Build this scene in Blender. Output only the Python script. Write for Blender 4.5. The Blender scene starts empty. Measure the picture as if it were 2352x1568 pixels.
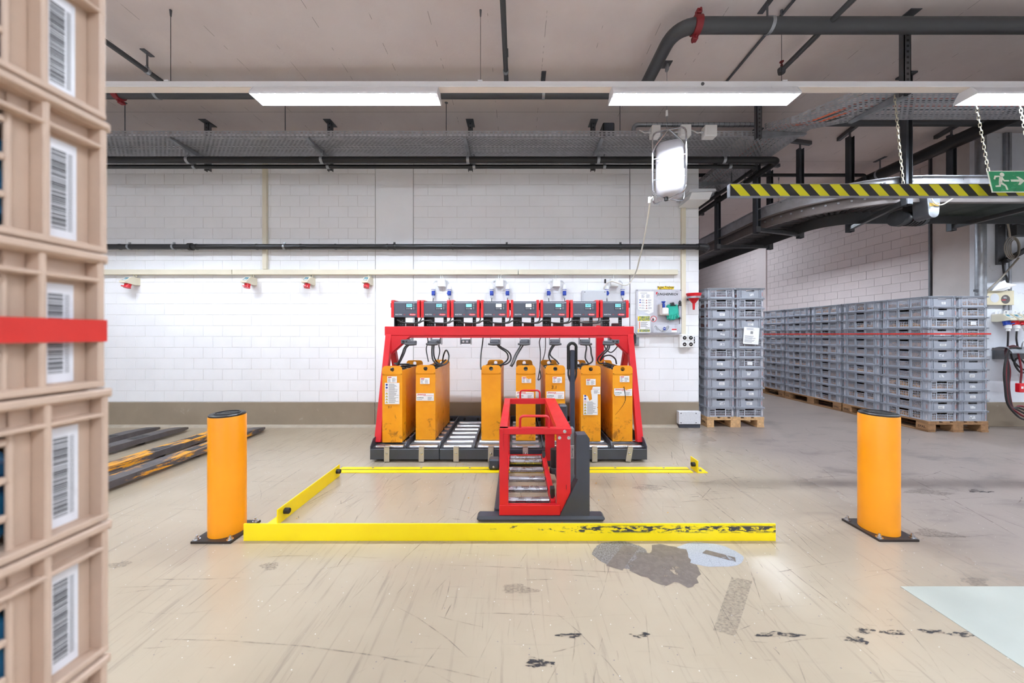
import bpy, bmesh, math, random
from mathutils import Vector, Matrix, Euler
RND = random.Random(11)
PI = math.pi
scene = bpy.context.scene
COL = scene.collection

# ------------------------------------------------------------------ camera, world, exposure
FPX, CX, HY, CH = 784.0, 1188.0, 768.0, 1.30        # focal length and principal point in pixels of 2352x1568, camera height
cam_d = bpy.data.cameras.new('camera')
cam = bpy.data.objects.new('camera', cam_d)
COL.objects.link(cam)
cam.location = (0, 0, CH)
cam.rotation_euler = (PI / 2, 0, 0)
cam_d.sensor_width = 36.0
cam_d.lens = FPX / 2352 * 36.0
cam_d.shift_x = -(CX - 1176) / 2352
cam_d.shift_y = (HY - 784) / 2352
cam_d.clip_start = 0.05
cam_d.clip_end = 100
cam_d.dof.use_dof = True
cam_d.dof.focus_distance = 3.9
cam_d.dof.aperture_fstop = 2.0
scene.camera = cam
world = bpy.data.worlds.new('world')
scene.world = world
world.use_nodes = True
world.node_tree.nodes['Background'].inputs[0].default_value = (0.9, 0.93, 1.0, 1)
world.node_tree.nodes['Background'].inputs[1].default_value = 0.04
vs = scene.view_settings
vs.view_transform = 'Standard'
vs.look = 'None'
vs.gamma = 1.0
vs.use_curve_mapping = False
vs.exposure = 0.62
LAMP = 290.0            # radiance of the fluorescent tubes' covers
ZC = 4.15              # ceiling height


def WX(px, d): return (px - CX) * d / FPX
def WZ(py, d): return CH - (py - HY) * d / FPX
def FD(py, z=0.0): return (CH - z) * FPX / (py - HY)    # distance of a level at height z seen at picture row py


# ------------------------------------------------------------------ materials
def lin(c):
    c = c / 255.0
    return c / 12.92 if c <= 0.04045 else ((c + 0.055) / 1.055) ** 2.4


def rgb(r, g, b): return (lin(r), lin(g), lin(b), 1.0)


class NT:
    def __init__(s, name):
        s.m = bpy.data.materials.new(name)
        s.m.use_nodes = True
        s.t = s.m.node_tree
        s.b = s.t.nodes['Principled BSDF']
        s.out = s.t.nodes['Material Output']
        s.co = None

    def n(s, typ, **kw):
        nd = s.t.nodes.new(typ)
        for k, v in kw.items():
            if k.startswith('i_'):
                nd.inputs[k[2:].replace('_', ' ')].default_value = v
            else:
                setattr(nd, k, v)
        return nd

    def link(s, a, b): s.t.links.new(a, b)

    def coord(s):
        if s.co is None:
            s.co = s.n('ShaderNodeTexCoord')
        return s.co

    def pos(s):
        return s.n('ShaderNodeNewGeometry').outputs['Position']

    def mapping(s, src, scale=(1, 1, 1), rot=(0, 0, 0), loc=(0, 0, 0)):
        m = s.n('ShaderNodeMapping')
        m.inputs['Scale'].default_value = scale
        m.inputs['Rotation'].default_value = rot
        m.inputs['Location'].default_value = loc
        s.link(src, m.inputs['Vector'])
        return m.outputs[0]

    def noise(s, vec, scale=5, detail=4, rough=0.55, dist=0.0):
        nd = s.n('ShaderNodeTexNoise')
        nd.inputs['Scale'].default_value = scale
        nd.inputs['Detail'].default_value = detail
        nd.inputs['Roughness'].default_value = rough
        nd.inputs['Distortion'].default_value = dist
        s.link(vec, nd.inputs['Vector'])
        return nd.outputs['Fac']

    def ramp(s, fac, a, b, va=0.0, vb=1.0):
        r = s.n('ShaderNodeMapRange')
        r.interpolation_type = 'SMOOTHSTEP'
        r.inputs['From Min'].default_value = a
        r.inputs['From Max'].default_value = b
        r.inputs['To Min'].default_value = va
        r.inputs['To Max'].default_value = vb
        s.link(fac, r.inputs['Value'])
        return r.outputs[0]

    def math(s, op, a, b=None, c=None):
        m = s.n('ShaderNodeMath', operation=op)
        for i, x in enumerate((a, b, c)):
            if x is None: continue
            if isinstance(x, (int, float)): m.inputs[i].default_value = x
            else: s.link(x, m.inputs[i])
        return m.outputs[0]

    def mix(s, fac, a, b, mode='MIX'):
        m = s.n('ShaderNodeMix', data_type='RGBA', blend_type=mode)
        for sock, x in ((m.inputs[0], fac), (m.inputs[6], a), (m.inputs[7], b)):
            if isinstance(x, (int, float)): sock.default_value = x
            elif isinstance(x, tuple): sock.default_value = x
            else: s.link(x, sock)
        return m.outputs[2]

    def bump(s, h, strength=0.2, dist=0.01):
        b = s.n('ShaderNodeBump')
        b.inputs['Strength'].default_value = strength
        b.inputs['Distance'].default_value = dist
        s.link(h, b.inputs['Height'])
        s.link(b.outputs[0], s.b.inputs['Normal'])

    def xyz(s, vec):
        x = s.n('ShaderNodeSeparateXYZ')
        s.link(vec, x.inputs[0])
        return x.outputs


MATS = {}


def pm(name, c, rough=0.5, metal=0.0, var=0.08, vscale=6.0, bump=0.0, bscale=60.0, dirt=None, rvar=0.08, spec=0.5, aniso=None):
    """procedural material: colour with noise variation, roughness variation, optional dirt (colour, low, high, scale) and bump"""
    if name in MATS: return MATS[name]
    k = NT(name)
    p = k.pos() if aniso is None else k.mapping(k.pos(), scale=aniso)
    base = rgb(*c)
    nz = k.noise(p, vscale, 5, 0.6)
    dark = tuple(v * (1 - var) for v in base[:3]) + (1,)
    light = tuple(min(1, v * (1 + var * 0.6)) for v in base[:3]) + (1,)
    colr = k.mix(k.ramp(nz, 0.3, 0.7), dark, light)
    if dirt:
        dn = k.noise(p, dirt[3], 8, 0.68, 0.4)
        colr = k.mix(k.ramp(dn, dirt[1], dirt[2]), colr, rgb(*dirt[0]))
    k.link(colr, k.b.inputs['Base Color'])
    k.b.inputs['Metallic'].default_value = metal
    k.b.inputs['Specular IOR Level'].default_value = spec
    k.link(k.ramp(nz, 0.25, 0.75, max(0.02, rough - rvar), min(1, rough + rvar)), k.b.inputs['Roughness'])
    if bump:
        k.bump(k.noise(p, bscale, 4, 0.6), bump, 0.01)
    MATS[name] = k.m
    return k.m


def emit(name, c, strength):
    if name in MATS: return MATS[name]
    k = NT(name)
    k.b.inputs['Base Color'].default_value = rgb(*c)
    k.b.inputs['Emission Color'].default_value = rgb(*c)
    k.b.inputs['Emission Strength'].default_value = strength
    MATS[name] = k.m
    return k.m


def glass(name, c, rough=0.05, alpha=0.25):
    if name in MATS: return MATS[name]
    k = NT(name)
    k.b.inputs['Base Color'].default_value = rgb(*c)
    k.b.inputs['Roughness'].default_value = rough
    k.b.inputs['Alpha'].default_value = alpha
    MATS[name] = k.m
    return k.m


# ------------------------------------------------------------------ mesh builder
class MB:
    def __init__(s):
        s.v = []; s.f = []; s.m = []; s.mi = 0

    def add(s, vs_, fs):
        o = len(s.v)
        s.v += [Vector(v) for v in vs_]
        s.f += [tuple(i + o for i in f) for f in fs]
        s.m += [s.mi] * len(fs)
        return s

    def box(s, x0, x1, y0, y1, z0, z1, c=0.0, M=None):
        if x0 > x1: x0, x1 = x1, x0
        if y0 > y1: y0, y1 = y1, y0
        if z0 > z1: z0, z1 = z1, z0
        c = min(c, (x1 - x0) * .45, (y1 - y0) * .45, (z1 - z0) * .45)
        if c <= 0:
            vs_ = [(x, y, z) for x in (x0, x1) for y in (y0, y1) for z in (z0, z1)]
            fs = [(0, 1, 3, 2), (4, 6, 7, 5), (0, 4, 5, 1), (2, 3, 7, 6), (0, 2, 6, 4), (1, 5, 7, 3)]
        else:
            vs_ = []; idx = {}
            X = (x0, x1); Y = (y0, y1); Z = (z0, z1)
            for i in (0, 1):
                for j in (0, 1):
                    for k in (0, 1):
                        sx, sy, sz = (1, -1)[i], (1, -1)[j], (1, -1)[k]
                        for ax in range(3):
                            p = [X[i] + sx * c, Y[j] + sy * c, Z[k] + sz * c]
                            p[ax] = (X[i], Y[j], Z[k])[ax]
                            idx[(i, j, k, ax)] = len(vs_); vs_.append(tuple(p))
            fs = []
            for i in (0, 1):
                q = [idx[(i, 0, 0, 0)], idx[(i, 0, 1, 0)], idx[(i, 1, 1, 0)], idx[(i, 1, 0, 0)]]
                fs.append(tuple(q if i == 0 else q[::-1]))
                q = [idx[(0, i, 0, 1)], idx[(1, i, 0, 1)], idx[(1, i, 1, 1)], idx[(0, i, 1, 1)]]
                fs.append(tuple(q if i == 0 else q[::-1]))
                q = [idx[(0, 0, i, 2)], idx[(0, 1, i, 2)], idx[(1, 1, i, 2)], idx[(1, 0, i, 2)]]
                fs.append(tuple(q if i == 0 else q[::-1]))
            cen = Vector(((x0 + x1) / 2, (y0 + y1) / 2, (z0 + z1) / 2))
            ex = []
            for a in (0, 1):
                for b in (0, 1):
                    ex.append((idx[(0, a, b, 1)], idx[(0, a, b, 2)], idx[(1, a, b, 2)], idx[(1, a, b, 1)]))
                    ex.append((idx[(a, 0, b, 0)], idx[(a, 0, b, 2)], idx[(a, 1, b, 2)], idx[(a, 1, b, 0)]))
                    ex.append((idx[(a, b, 0, 0)], idx[(a, b, 0, 1)], idx[(a, b, 1, 1)], idx[(a, b, 1, 0)]))
                    for d in (0, 1):
                        ex.append((idx[(a, b, d, 0)], idx[(a, b, d, 1)], idx[(a, b, d, 2)]))
            for f in ex:
                p = [Vector(vs_[q]) for q in f]
                nrm = (p[1] - p[0]).cross(p[2] - p[0])
                fs.append(f if nrm.dot(sum(p, Vector()) / len(p) - cen) > 0 else f[::-1])
        if M is not None: vs_ = [M @ Vector(v) for v in vs_]
        return s.add(vs_, fs)

    def prism(s, poly, axis, a0, a1, M=None):
        n = len(poly)
        area = sum(poly[i][0] * poly[(i + 1) % n][1] - poly[(i + 1) % n][0] * poly[i][1] for i in range(n))
        if axis == 'y': area = -area
        if area < 0: poly = poly[::-1]
        if a0 > a1: a0, a1 = a1, a0
        def P(u, v, a): return {'x': (a, u, v), 'y': (u, a, v), 'z': (u, v, a)}[axis]
        vs_ = [P(u, v, a0) for u, v in poly] + [P(u, v, a1) for u, v in poly]
        fs = [tuple(range(n))[::-1], tuple(range(n, 2 * n))] + [(i, (i + 1) % n, n + (i + 1) % n, n + i) for i in range(n)]
        if M is not None: vs_ = [M @ Vector(v) for v in vs_]
        return s.add(vs_, fs)

    def cyl(s, p0, p1, r0, r1=None, n=16, caps=True):
        r1 = r0 if r1 is None else r1
        p0, p1 = Vector(p0), Vector(p1)
        d = (p1 - p0).normalized()
        a = d.orthogonal().normalized(); b = d.cross(a)
        vs_ = []
        for p, r in ((p0, r0), (p1, r1)):
            for i in range(n):
                t = 2 * PI * i / n
                vs_.append(p + (a * math.cos(t) + b * math.sin(t)) * r)
        fs = [(i, (i + 1) % n, n + (i + 1) % n, n + i) for i in range(n)]
        if caps: fs += [tuple(range(n))[::-1], tuple(range(n, 2 * n))]
        return s.add(vs_, fs)

    def tube(s, pts, r, n=8, closed=False, caps=True):
        P = [Vector(p) for p in pts]; N = len(P); rings = []
        prev = None
        for i in range(N):
            if closed: d = (P[(i + 1) % N] - P[i - 1])
            else: d = P[min(i + 1, N - 1)] - P[max(i - 1, 0)]
            d.normalize()
            if prev is None: a = d.orthogonal().normalized()
            else:
                a = prev - d * prev.dot(d)
                a = a.normalized() if a.length > 1e-6 else d.orthogonal().normalized()
            prev = a; b = d.cross(a)
            rr = r[i] if isinstance(r, (list, tuple)) else r
            rings.append([P[i] + (a * math.cos(2 * PI * k / n) + b * math.sin(2 * PI * k / n)) * rr for k in range(n)])
        vs_ = [v for ring in rings for v in ring]; fs = []
        for i in range(N if closed else N - 1):
            j = (i + 1) % N
            for k in range(n):
                fs.append((i * n + k, i * n + (k + 1) % n, j * n + (k + 1) % n, j * n + k))
        if caps and not closed:
            fs += [tuple(range(n))[::-1], tuple(range((N - 1) * n, N * n))]
        return s.add(vs_, fs)

    def lathe(s, prof, c, n=24, axis='z', cap0=True, cap1=True):
        vs_ = []; m = len(prof)
        for r, h in prof:
            for i in range(n):
                t = 2 * PI * i / n; u, w = r * math.cos(t), r * math.sin(t)
                q = {'z': (u, w, h), 'y': (u, h, -w), 'x': (h, u, w)}[axis]
                vs_.append((c[0] + q[0], c[1] + q[1], c[2] + q[2]))
        fs = []
        for j in range(m - 1):
            for i in range(n):
                fs.append((j * n + i, j * n + (i + 1) % n, (j + 1) * n + (i + 1) % n, (j + 1) * n + i))
        if cap0: fs.append(tuple(range(n))[::-1])
        if cap1: fs.append(tuple(range((m - 1) * n, m * n)))
        return s.add(vs_, fs)

    def quad(s, a, b, c, d): return s.add([a, b, c, d], [(0, 1, 2, 3)])

    def bar(s, p0, p1, w, h, up=(0, 0, 1), c=0.0):
        """a rectangular bar between two points, w across, h along up"""
        p0, p1, up = Vector(p0), Vector(p1), Vector(up)
        d = p1 - p0; L = d.length; d.normalize()
        sd = d.cross(up)
        if sd.length < 1e-5: sd = d.orthogonal()
        sd.normalize(); u = sd.cross(d)
        M = Matrix(((sd.x, d.x, u.x, p0.x), (sd.y, d.y, u.y, p0.y), (sd.z, d.z, u.z, p0.z), (0, 0, 0, 1)))
        return s.box(-w / 2, w / 2, 0, L, -h / 2, h / 2, c, M)

    def build(s, name, mat, parent=None, sm=0.6, org=None):
        return link_mesh(name, s.mesh(name, mat, org if org is not None else (WL.get(parent.name) if parent else None) or base_of(s.v), sm), parent,
                         None if parent else (org if org is not None else base_of(s.v)))

    def mesh(s, name, mat, org=(0, 0, 0), sm=0.6):
        me = bpy.data.meshes.new(name)
        o = Vector(org)
        me.from_pydata([tuple(v - o) for v in s.v], [], s.f)
        for m in (mat if isinstance(mat, (list, tuple)) else [mat]): me.materials.append(m)
        if any(s.m): me.polygons.foreach_set('material_index', s.m)
        if sm:
            me.polygons.foreach_set('use_smooth', [True] * len(s.f))
            me.set_sharp_from_angle(angle=sm)
        me.update()
        return me


WL = {}          # world base of each thing, so that parts can be given in world coordinates


def base_of(v):
    xs = [p.x for p in v]; ys = [p.y for p in v]; zs = [p.z for p in v]
    return Vector(((min(xs) + max(xs)) / 2, (min(ys) + max(ys)) / 2, min(zs)))


def link_mesh(name, me, parent=None, loc=None):
    o = bpy.data.objects.new(name, me)
    COL.objects.link(o)
    if parent is not None:
        o.parent = parent
        WL[o.name] = WL.get(parent.name, Vector())
    if loc is not None:
        o.location = loc
        WL[o.name] = Vector(loc)
    return o


def tag(o, label, cat, group=None):
    o['label'] = label; o['category'] = cat
    if group: o['group'] = group
    return o


def thing(name, label, cat, loc=(0, 0, 0), group=None):
    o = bpy.data.objects.new(name, None)
    COL.objects.link(o); o.location = loc
    o.empty_display_size = 0.1
    WL[o.name] = Vector(loc)
    return tag(o, label, cat, group)


def struct(o, kind='structure'):
    o['kind'] = kind
    return o


def copy_tree(o, parent=None):
    c = o.copy(); COL.objects.link(c); c.parent = parent
    WL[c.name] = WL.get(o.name, Vector())
    for ch in list(o.children): copy_tree(ch, c)
    return c


def catmull(pts, n=8):
    P = [Vector(p) for p in pts]
    P = [2 * P[0] - P[1]] + P + [2 * P[-1] - P[-2]]
    out = []
    for i in range(1, len(P) - 2):
        for k in range(n):
            t = k / n
            out.append(0.5 * ((2 * P[i]) + (P[i + 1] - P[i - 1]) * t + (2 * P[i - 1] - 5 * P[i] + 4 * P[i + 1] - P[i + 2]) * t * t
                              + (3 * P[i] - P[i - 1] - 3 * P[i + 1] + P[i + 2]) * t ** 3))
    out.append(P[-2])
    return out


def fillet(pts, r, n=6):
    """polyline with rounded corners"""
    P = [Vector(p) for p in pts]; out = [P[0]]
    for i in range(1, len(P) - 1):
        a = (P[i - 1] - P[i]); b = (P[i + 1] - P[i])
        rr = min(r, a.length * .49, b.length * .49)
        a.normalize(); b.normalize()
        s0, s1 = P[i] + a * rr, P[i] + b * rr
        for k in range(n + 1):
            t = k / n
            out.append((1 - t) ** 2 * s0 + 2 * t * (1 - t) * P[i] + t * t * s1)
    out.append(P[-1])
    return out


def text(body, size, mat, parent, loc, rot=(PI / 2, 0, 0), name='lettering', shear=0.0, bold=0.0, align='LEFT', sx=1.0):
    cu = bpy.data.curves.new('t', 'FONT')
    cu.body = body; cu.size = size; cu.shear = shear; cu.offset = bold * size; cu.extrude = 0.0004
    cu.align_x = align
    cu.resolution_u = 2
    to = bpy.data.objects.new('t', cu)
    me = bpy.data.meshes.new_from_object(to)
    bpy.data.objects.remove(to); bpy.data.curves.remove(cu)
    M = Euler(rot).to_matrix().to_4x4() @ Matrix.Diagonal((sx, 1, 1, 1))
    M = Matrix.Translation(Vector(loc) - WL.get(parent.name, Vector())) @ M
    me.transform(M)
    me.materials.clear(); me.materials.append(mat)
    me.name = name
    return link_mesh(name, me, parent)

# ------------------------------------------------------------------ shared materials
M_white = pm('wall_paint_white', (242, 242, 245), 0.55, var=0.03, vscale=1.7, bump=0.12, bscale=90)
M_mortar = pm('mortar_painted', (224, 222, 222), 0.8, var=0.06, vscale=9, bump=0.2, bscale=120)
M_cwall = pm('corridor_paint', (214, 200, 198), 0.6, var=0.05, vscale=1.5, bump=0.12, bscale=80)
M_cmort = pm('corridor_mortar', (172, 160, 156), 0.85, var=0.15, vscale=7)
M_conc = pm('column_concrete', (206, 196, 192), 0.75, var=0.07, vscale=2.2, bump=0.15, bscale=70, dirt=((150, 140, 134), 0.66, 0.74, 9))
M_skirt = pm('skirting_paint', (146, 132, 114), 0.5, var=0.08, vscale=3, dirt=((176, 165, 148), 0.62, 0.75, 6))
M_red = pm('red_powder_coat', (206, 22, 34), 0.42, var=0.05, vscale=4)
M_anth = pm('anthracite_coat', (58, 62, 72), 0.42, var=0.08, vscale=9, bump=0.05, bscale=400)
M_black = pm('black_plastic', (27, 27, 29), 0.45, var=0.15)
M_rubber = pm('rubber', (24, 23, 23), 0.7, var=0.2, vscale=30)
M_cable = pm('cable_rubber', (38, 36, 37), 0.5, var=0.1)
M_galv = pm('galvanised_steel', (168, 172, 178), 0.42, 0.85, var=0.16, vscale=14, rvar=0.14)
M_galvd = pm('dull_galvanised', (105, 106, 110), 0.5, 0.7, var=0.14, vscale=12)
M_chrome = pm('bright_steel', (205, 207, 212), 0.2, 1.0, var=0.08, vscale=20)
M_roller = pm('roller_steel', (190, 192, 200), 0.3, 1.0, var=0.1, vscale=18, dirt=((128, 114, 102), 0.68, 0.84, 12), rvar=0.1)
M_pgrey = pm('pipe_grey_paint', (66, 67, 70), 0.5, var=0.08)
M_pblack = pm('pipe_black', (26, 26, 29), 0.42, var=0.12)
M_cream = pm('cream_plastic', (228, 220, 200), 0.5, var=0.03)
M_wplast = pm('white_plastic', (240, 240, 240), 0.4, var=0.02)
M_gplast = pm('light_grey_plastic', (205, 208, 214), 0.45, var=0.03)
M_paper = pm('paper', (244, 244, 246), 0.7, var=0.02)
M_ink = pm('ink', (28, 28, 32), 0.6, var=0.05)
M_inkg = pm('grey_print', (138, 138, 146), 0.7, var=0.05)
M_blue = pm('blue_plastic', (28, 62, 160), 0.35, var=0.06)
M_redp = pm('red_plastic', (212, 26, 40), 0.33, var=0.06)
M_oran = pm('bollard_yellow', (247, 156, 16), 0.38, var=0.05, vscale=3, dirt=((168, 92, 20), 0.72, 0.8, 8))
M_signy = pm('sign_yellow', (252, 214, 30), 0.5, var=0.03)
M_teal = pm('teal_label', (40, 116, 140), 0.5, var=0.03)


def mat_yellow():
    k = NT('floor_guard_yellow')
    p = k.pos()
    x, y, z = k.xyz(p)
    st = k.noise(k.mapping(p, scale=(15, 6, 60)), 1.0, 8, 0.7, 0.4)
    big = k.noise(k.mapping(p, scale=(2.2, 2, 2)), 1.0, 3, 0.5)
    # worn band: along the upper half, heavier towards the right end
    h = k.math('MULTIPLY', k.ramp(z, 0.045, 0.062), k.ramp(z, 0.104, 0.088))
    g = k.ramp(x, -1.6, 1.1, -0.12, 0.115)
    wear = k.ramp(k.math('ADD', k.math('ADD', st, g), k.math('MULTIPLY', k.math('SUBTRACT', big, 0.5), 0.35)), 0.61, 0.63)
    wear = k.math('MULTIPLY', wear, h)
    c = k.mix(k.noise(p, 5, 4), rgb(246, 214, 0), rgb(255, 232, 14))
    k.link(k.mix(wear, c, rgb(52, 54, 62)), k.b.inputs['Base Color'])
    k.b.inputs['Roughness'].default_value = 0.4
    return k.m


M_yel = mat_yellow()
M_yel2 = pm('guard_yellow_plain', (252, 222, 10), 0.42, var=0.05, vscale=5, dirt=((90, 84, 40), 0.74, 0.8, 25))


def mat_floor():
    k = NT('floor_epoxy')
    p = k.pos()
    x, y, z = k.xyz(p)
    big = k.noise(p, 0.6, 5, 0.6)
    mid = k.noise(p, 3.0, 6, 0.65)
    c = k.mix(k.ramp(big, 0.35, 0.65), rgb(170, 155, 135), rgb(179, 165, 145))
    c = k.mix(k.ramp(mid, 0.40, 0.9, 0, 0.3), c, rgb(166, 150, 134))
    # worn grey traffic lane towards the passage
    edge = k.math('ADD', x, k.math('MULTIPLY', k.math('SUBTRACT', k.noise(p, 1.1, 6, 0.6), 0.5), 1.1))
    lane = k.ramp(edge, 1.45, 3.3)
    lane2 = k.math('MULTIPLY', lane, k.ramp(y, 1.1, 2.2, 0.45, 1.0))
    c = k.mix(k.math('MULTIPLY', lane2, 0.85), c, rgb(142, 130, 125))
    # fine streaks in the driving direction
    st = k.noise(k.mapping(p, scale=(34, 1.6, 1), rot=(0, 0, 0.18)), 1.0, 6, 0.7, 0.3)
    c = k.mix(k.ramp(st, 0.54, 0.70, 0, 0.42), c, rgb(122, 110, 104))
    st2 = k.noise(k.mapping(p, scale=(1.5, 30, 1), rot=(0, 0, -0.1)), 1.0, 6, 0.7, 0.3)
    c = k.mix(k.ramp(st2, 0.60, 0.74, 0, 0.26), c, rgb(128, 120, 116))
    sm = k.noise(k.mapping(p, scale=(1.0, 2.6, 1), rot=(0, 0, 0.45)), 1.5, 9, 0.68, 0.5)
    c = k.mix(k.math('MULTIPLY', k.ramp(sm, 0.50, 0.70, 0, 0.7), lane2), c, rgb(104, 95, 91))
    # flecks
    vo = k.n('ShaderNodeTexVoronoi'); vo.inputs['Scale'].default_value = 38
    k.link(p, vo.inputs['Vector'])
    wn = k.n('ShaderNodeSeparateColor'); k.link(vo.outputs['Color'], wn.inputs[0])
    dot = k.math('MULTIPLY', k.math('LESS_THAN', vo.outputs['Distance'], 0.09), k.math('GREATER_THAN', wn.outputs[0], 0.6))
    fc = k.mix(k.math('GREATER_THAN', wn.outputs[1], 0.5), rgb(238, 236, 234), rgb(92, 92, 118))
    c = k.mix(k.math('MULTIPLY', dot, 0.75), c, fc)
    k.link(c, k.b.inputs['Base Color'])
    k.link(k.math('ADD', k.ramp(big, 0.3, 0.7, 0.20, 0.25), k.math('MULTIPLY', lane, 0.08)), k.b.inputs['Roughness'])
    k.b.inputs['Specular IOR Level'].default_value = 0.5
    k.bump(k.noise(p, 2.3, 3, 0.5), 0.05, 0.02)
    return k.m


def mat_ceiling():
    k = NT('ceiling_concrete')
    p = k.pos()
    x, y, z = k.xyz(p)
    c = k.mix(k.ramp(k.noise(p, 0.9, 6, 0.6), 0.3, 0.7), rgb(219, 206, 203), rgb(230, 219, 216))
    c = k.mix(k.ramp(k.noise(p, 9, 8, 0.7), 0.7, 0.78, 0, 0.4), c, rgb(150, 138, 132))
    # board marks of the formwork
    fx = k.math('ABSOLUTE', k.math('SUBTRACT', k.math('FRACT', k.math('MULTIPLY', x, 1.9)), 0.5))
    brk = k.ramp(k.noise(k.mapping(p, scale=(2, 7, 1)), 1, 4, 0.6), 0.52, 0.58)
    c = k.mix(k.math('MULTIPLY', k.math('MULTIPLY', k.math('LESS_THAN', fx, 0.0055), brk), 0.6), c, rgb(120, 106, 100))
    fy = k.math('ABSOLUTE', k.math('SUBTRACT', k.math('FRACT', k.math('MULTIPLY', y, 0.8)), 0.5))
    c = k.mix(k.math('MULTIPLY', k.math('MULTIPLY', k.math('LESS_THAN', fy, 0.003), k.math('GREATER_THAN', y, 3.6)), 0.45), c, rgb(110, 98, 92))
    k.link(c, k.b.inputs['Base Color'])
    k.b.inputs['Roughness'].default_value = 0.85
    k.bump(k.noise(p, 40, 5, 0.6), 0.15, 0.01)
    return k.m


def mat_decal(name, c, lo, hi, scale, aniso=(1, 1, 1), amax=0.8, rough=0.5, c2=None):
    k = NT(name)
    p = k.mapping(k.pos(), scale=aniso)
    nz = k.noise(p, scale, 8, 0.7, 0.3)
    if c2: k.link(k.mix(k.ramp(k.noise(p, scale * 2.3, 6, 0.7), 0.42, 0.55), rgb(*c), rgb(*c2)), k.b.inputs['Base Color'])
    else: k.b.inputs['Base Color'].default_value = rgb(*c)
    k.b.inputs['Roughness'].default_value = rough
    k.link(k.ramp(nz, lo, hi, 0, amax), k.b.inputs['Alpha'])
    return k.m


# ------------------------------------------------------------------ floor and ceiling
floor = struct(MB().box(-8, 10.2, -5, 15, -0.1, 0).build('floor', mat_floor(), sm=None))
ceil = struct(MB().box(-8, 10.2, -5, 15, ZC, ZC + 0.15).build('ceiling', mat_ceiling(), sm=None))


def blob(cx, cy, rx, ry, z, seed, n=44, jag=0.12, rot=0.0):
    r = random.Random(seed); ph = [r.uniform(0, 6.28) for _ in range(5)]
    b = MB(); pts = []
    for i in range(n):
        t = 2 * PI * i / n
        k = 1 + jag * (math.sin(2 * t + ph[0]) * .5 + math.sin(3 * t + ph[1]) * .6 + math.sin(7 * t + ph[2]) * .4) + r.uniform(-jag, jag) * .35
        u, w = rx * k * math.cos(t), ry * k * math.sin(t)
        pts.append((cx + u * math.cos(rot) - w * math.sin(rot), cy + u * math.sin(rot) + w * math.cos(rot), z))
    b.add([(cx, cy, z)] + pts, [(0, 1 + i, 1 + (i + 1) % n) for i in range(n)])
    return b


M_patchw = mat_decal('repair_filler', (176, 180, 188), 0.30, 0.34, 60, amax=0.95, c2=(158, 162, 172))
M_patchg = mat_decal('repair_filler_dirty', (140, 138, 138), 0.30, 0.36, 55, amax=0.95, c2=(104, 96, 92))
M_patchd = mat_decal('mortar_smear', (122, 112, 104), 0.36, 0.42, 12, amax=0.9, c2=(112, 101, 95))
M_scuff = mat_decal('tyre_scuff', (38, 36, 42), 0.46, 0.54, 22, (1, 3, 1), 0.9)
M_film = mat_decal('rubber_film', (120, 109, 102), 0.36, 0.66, 60, (1, 2, 1), 0.42)
M_scr = mat_decal('scratch', (112, 99, 95), 0.36, 0.64, 14, (1, 1, 1), 0.6)
for i, (cx, cy, rx, ry, m, sd, rot) in enumerate((
        (1.13, 2.02, 0.19, 0.115, M_patchw, 3, 0.0), (0.62, 2.02, 0.17, 0.125, M_patchg, 5, 0.0), (0.84, 1.93, 0.18, 0.17, M_patchd, 8, 0.5))):
    o = blob(cx, cy, rx, ry, 0.0005 + 0.0004 * i, sd, jag=(0.04, 0.06, 0.2)[i], rot=rot).build('floor_patch', m, floor, sm=None)
# darker strips of filler lying over the patch
b = MB(); b.quad((0.5, 1.92, 0.0016), (0.58, 1.88, 0.0016), (0.74, 2.08, 0.0016), (0.66, 2.11, 0.0016)); b.build('filler_strip', M_patchd, floor, sm=None)
b = MB(); b.quad((1.1, 2.03, 0.0017), (1.14, 2.06, 0.0017), (1.27, 1.99, 0.0017), (1.25, 1.95, 0.0017)); b.build('filler_strip', M_patchd, floor, sm=None)
b = MB(); b.quad((0.86, 1.50, 0.0008), (0.94, 1.47, 0.0008), (1.24, 1.80, 0.0008), (1.15, 1.83, 0.0008)); b.build('rubber_film', M_film, floor, sm=None)
for px, py, rx, ry, m, sd in ((1308, 1459, .05, .012, M_scuff, 1), (1470, 1458, .04, .012, M_scuff, 2), (1790, 1457, .09, .014, M_scuff, 3), (1985, 1448, .04, .016, M_scuff, 4),
                              (1968, 1470, .045, .018, M_scuff, 5), (2050, 1452, .06, .010, M_scuff, 6), (2140, 1450, .05, .012, M_scuff, 7), (2210, 1456, .06, .014, M_scuff, 8),
                              (1235, 1522, .055, .020, M_scuff, 9), (1190, 1353, .09, .03, M_film, 10), (2150, 1225, .12, .05, M_film, 11), (2130, 1130, .16, .05, M_film, 12),
                              (1490, 1120, .10, .05, M_film, 13), (270, 1297, .06, .03, M_film, 14), (2240, 1335, .07, .03, M_film, 15), (2250, 1128, .08, .03, M_scuff, 16), (620, 1300, .05, .03, M_film, 17)):
    d = FD(py)
    blob(WX(px, d), d, rx, ry, 0.0010, sd, jag=0.3).build('tyre_mark', m, floor, sm=None)
# painted bay on the floor at the right
b = MB(); b.box(1.975, 4.4, -2.5, 1.76, 0, 0.0022); b.build('painted_bay', pm('bay_paint', (172, 176, 168), 0.4, var=0.05, vscale=4, dirt=((120, 116, 112), 0.66, 0.75, 7)), floor, sm=None)
# scratches: thin strokes worn into the paint
b = MB()
rs = random.Random(5)


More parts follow.
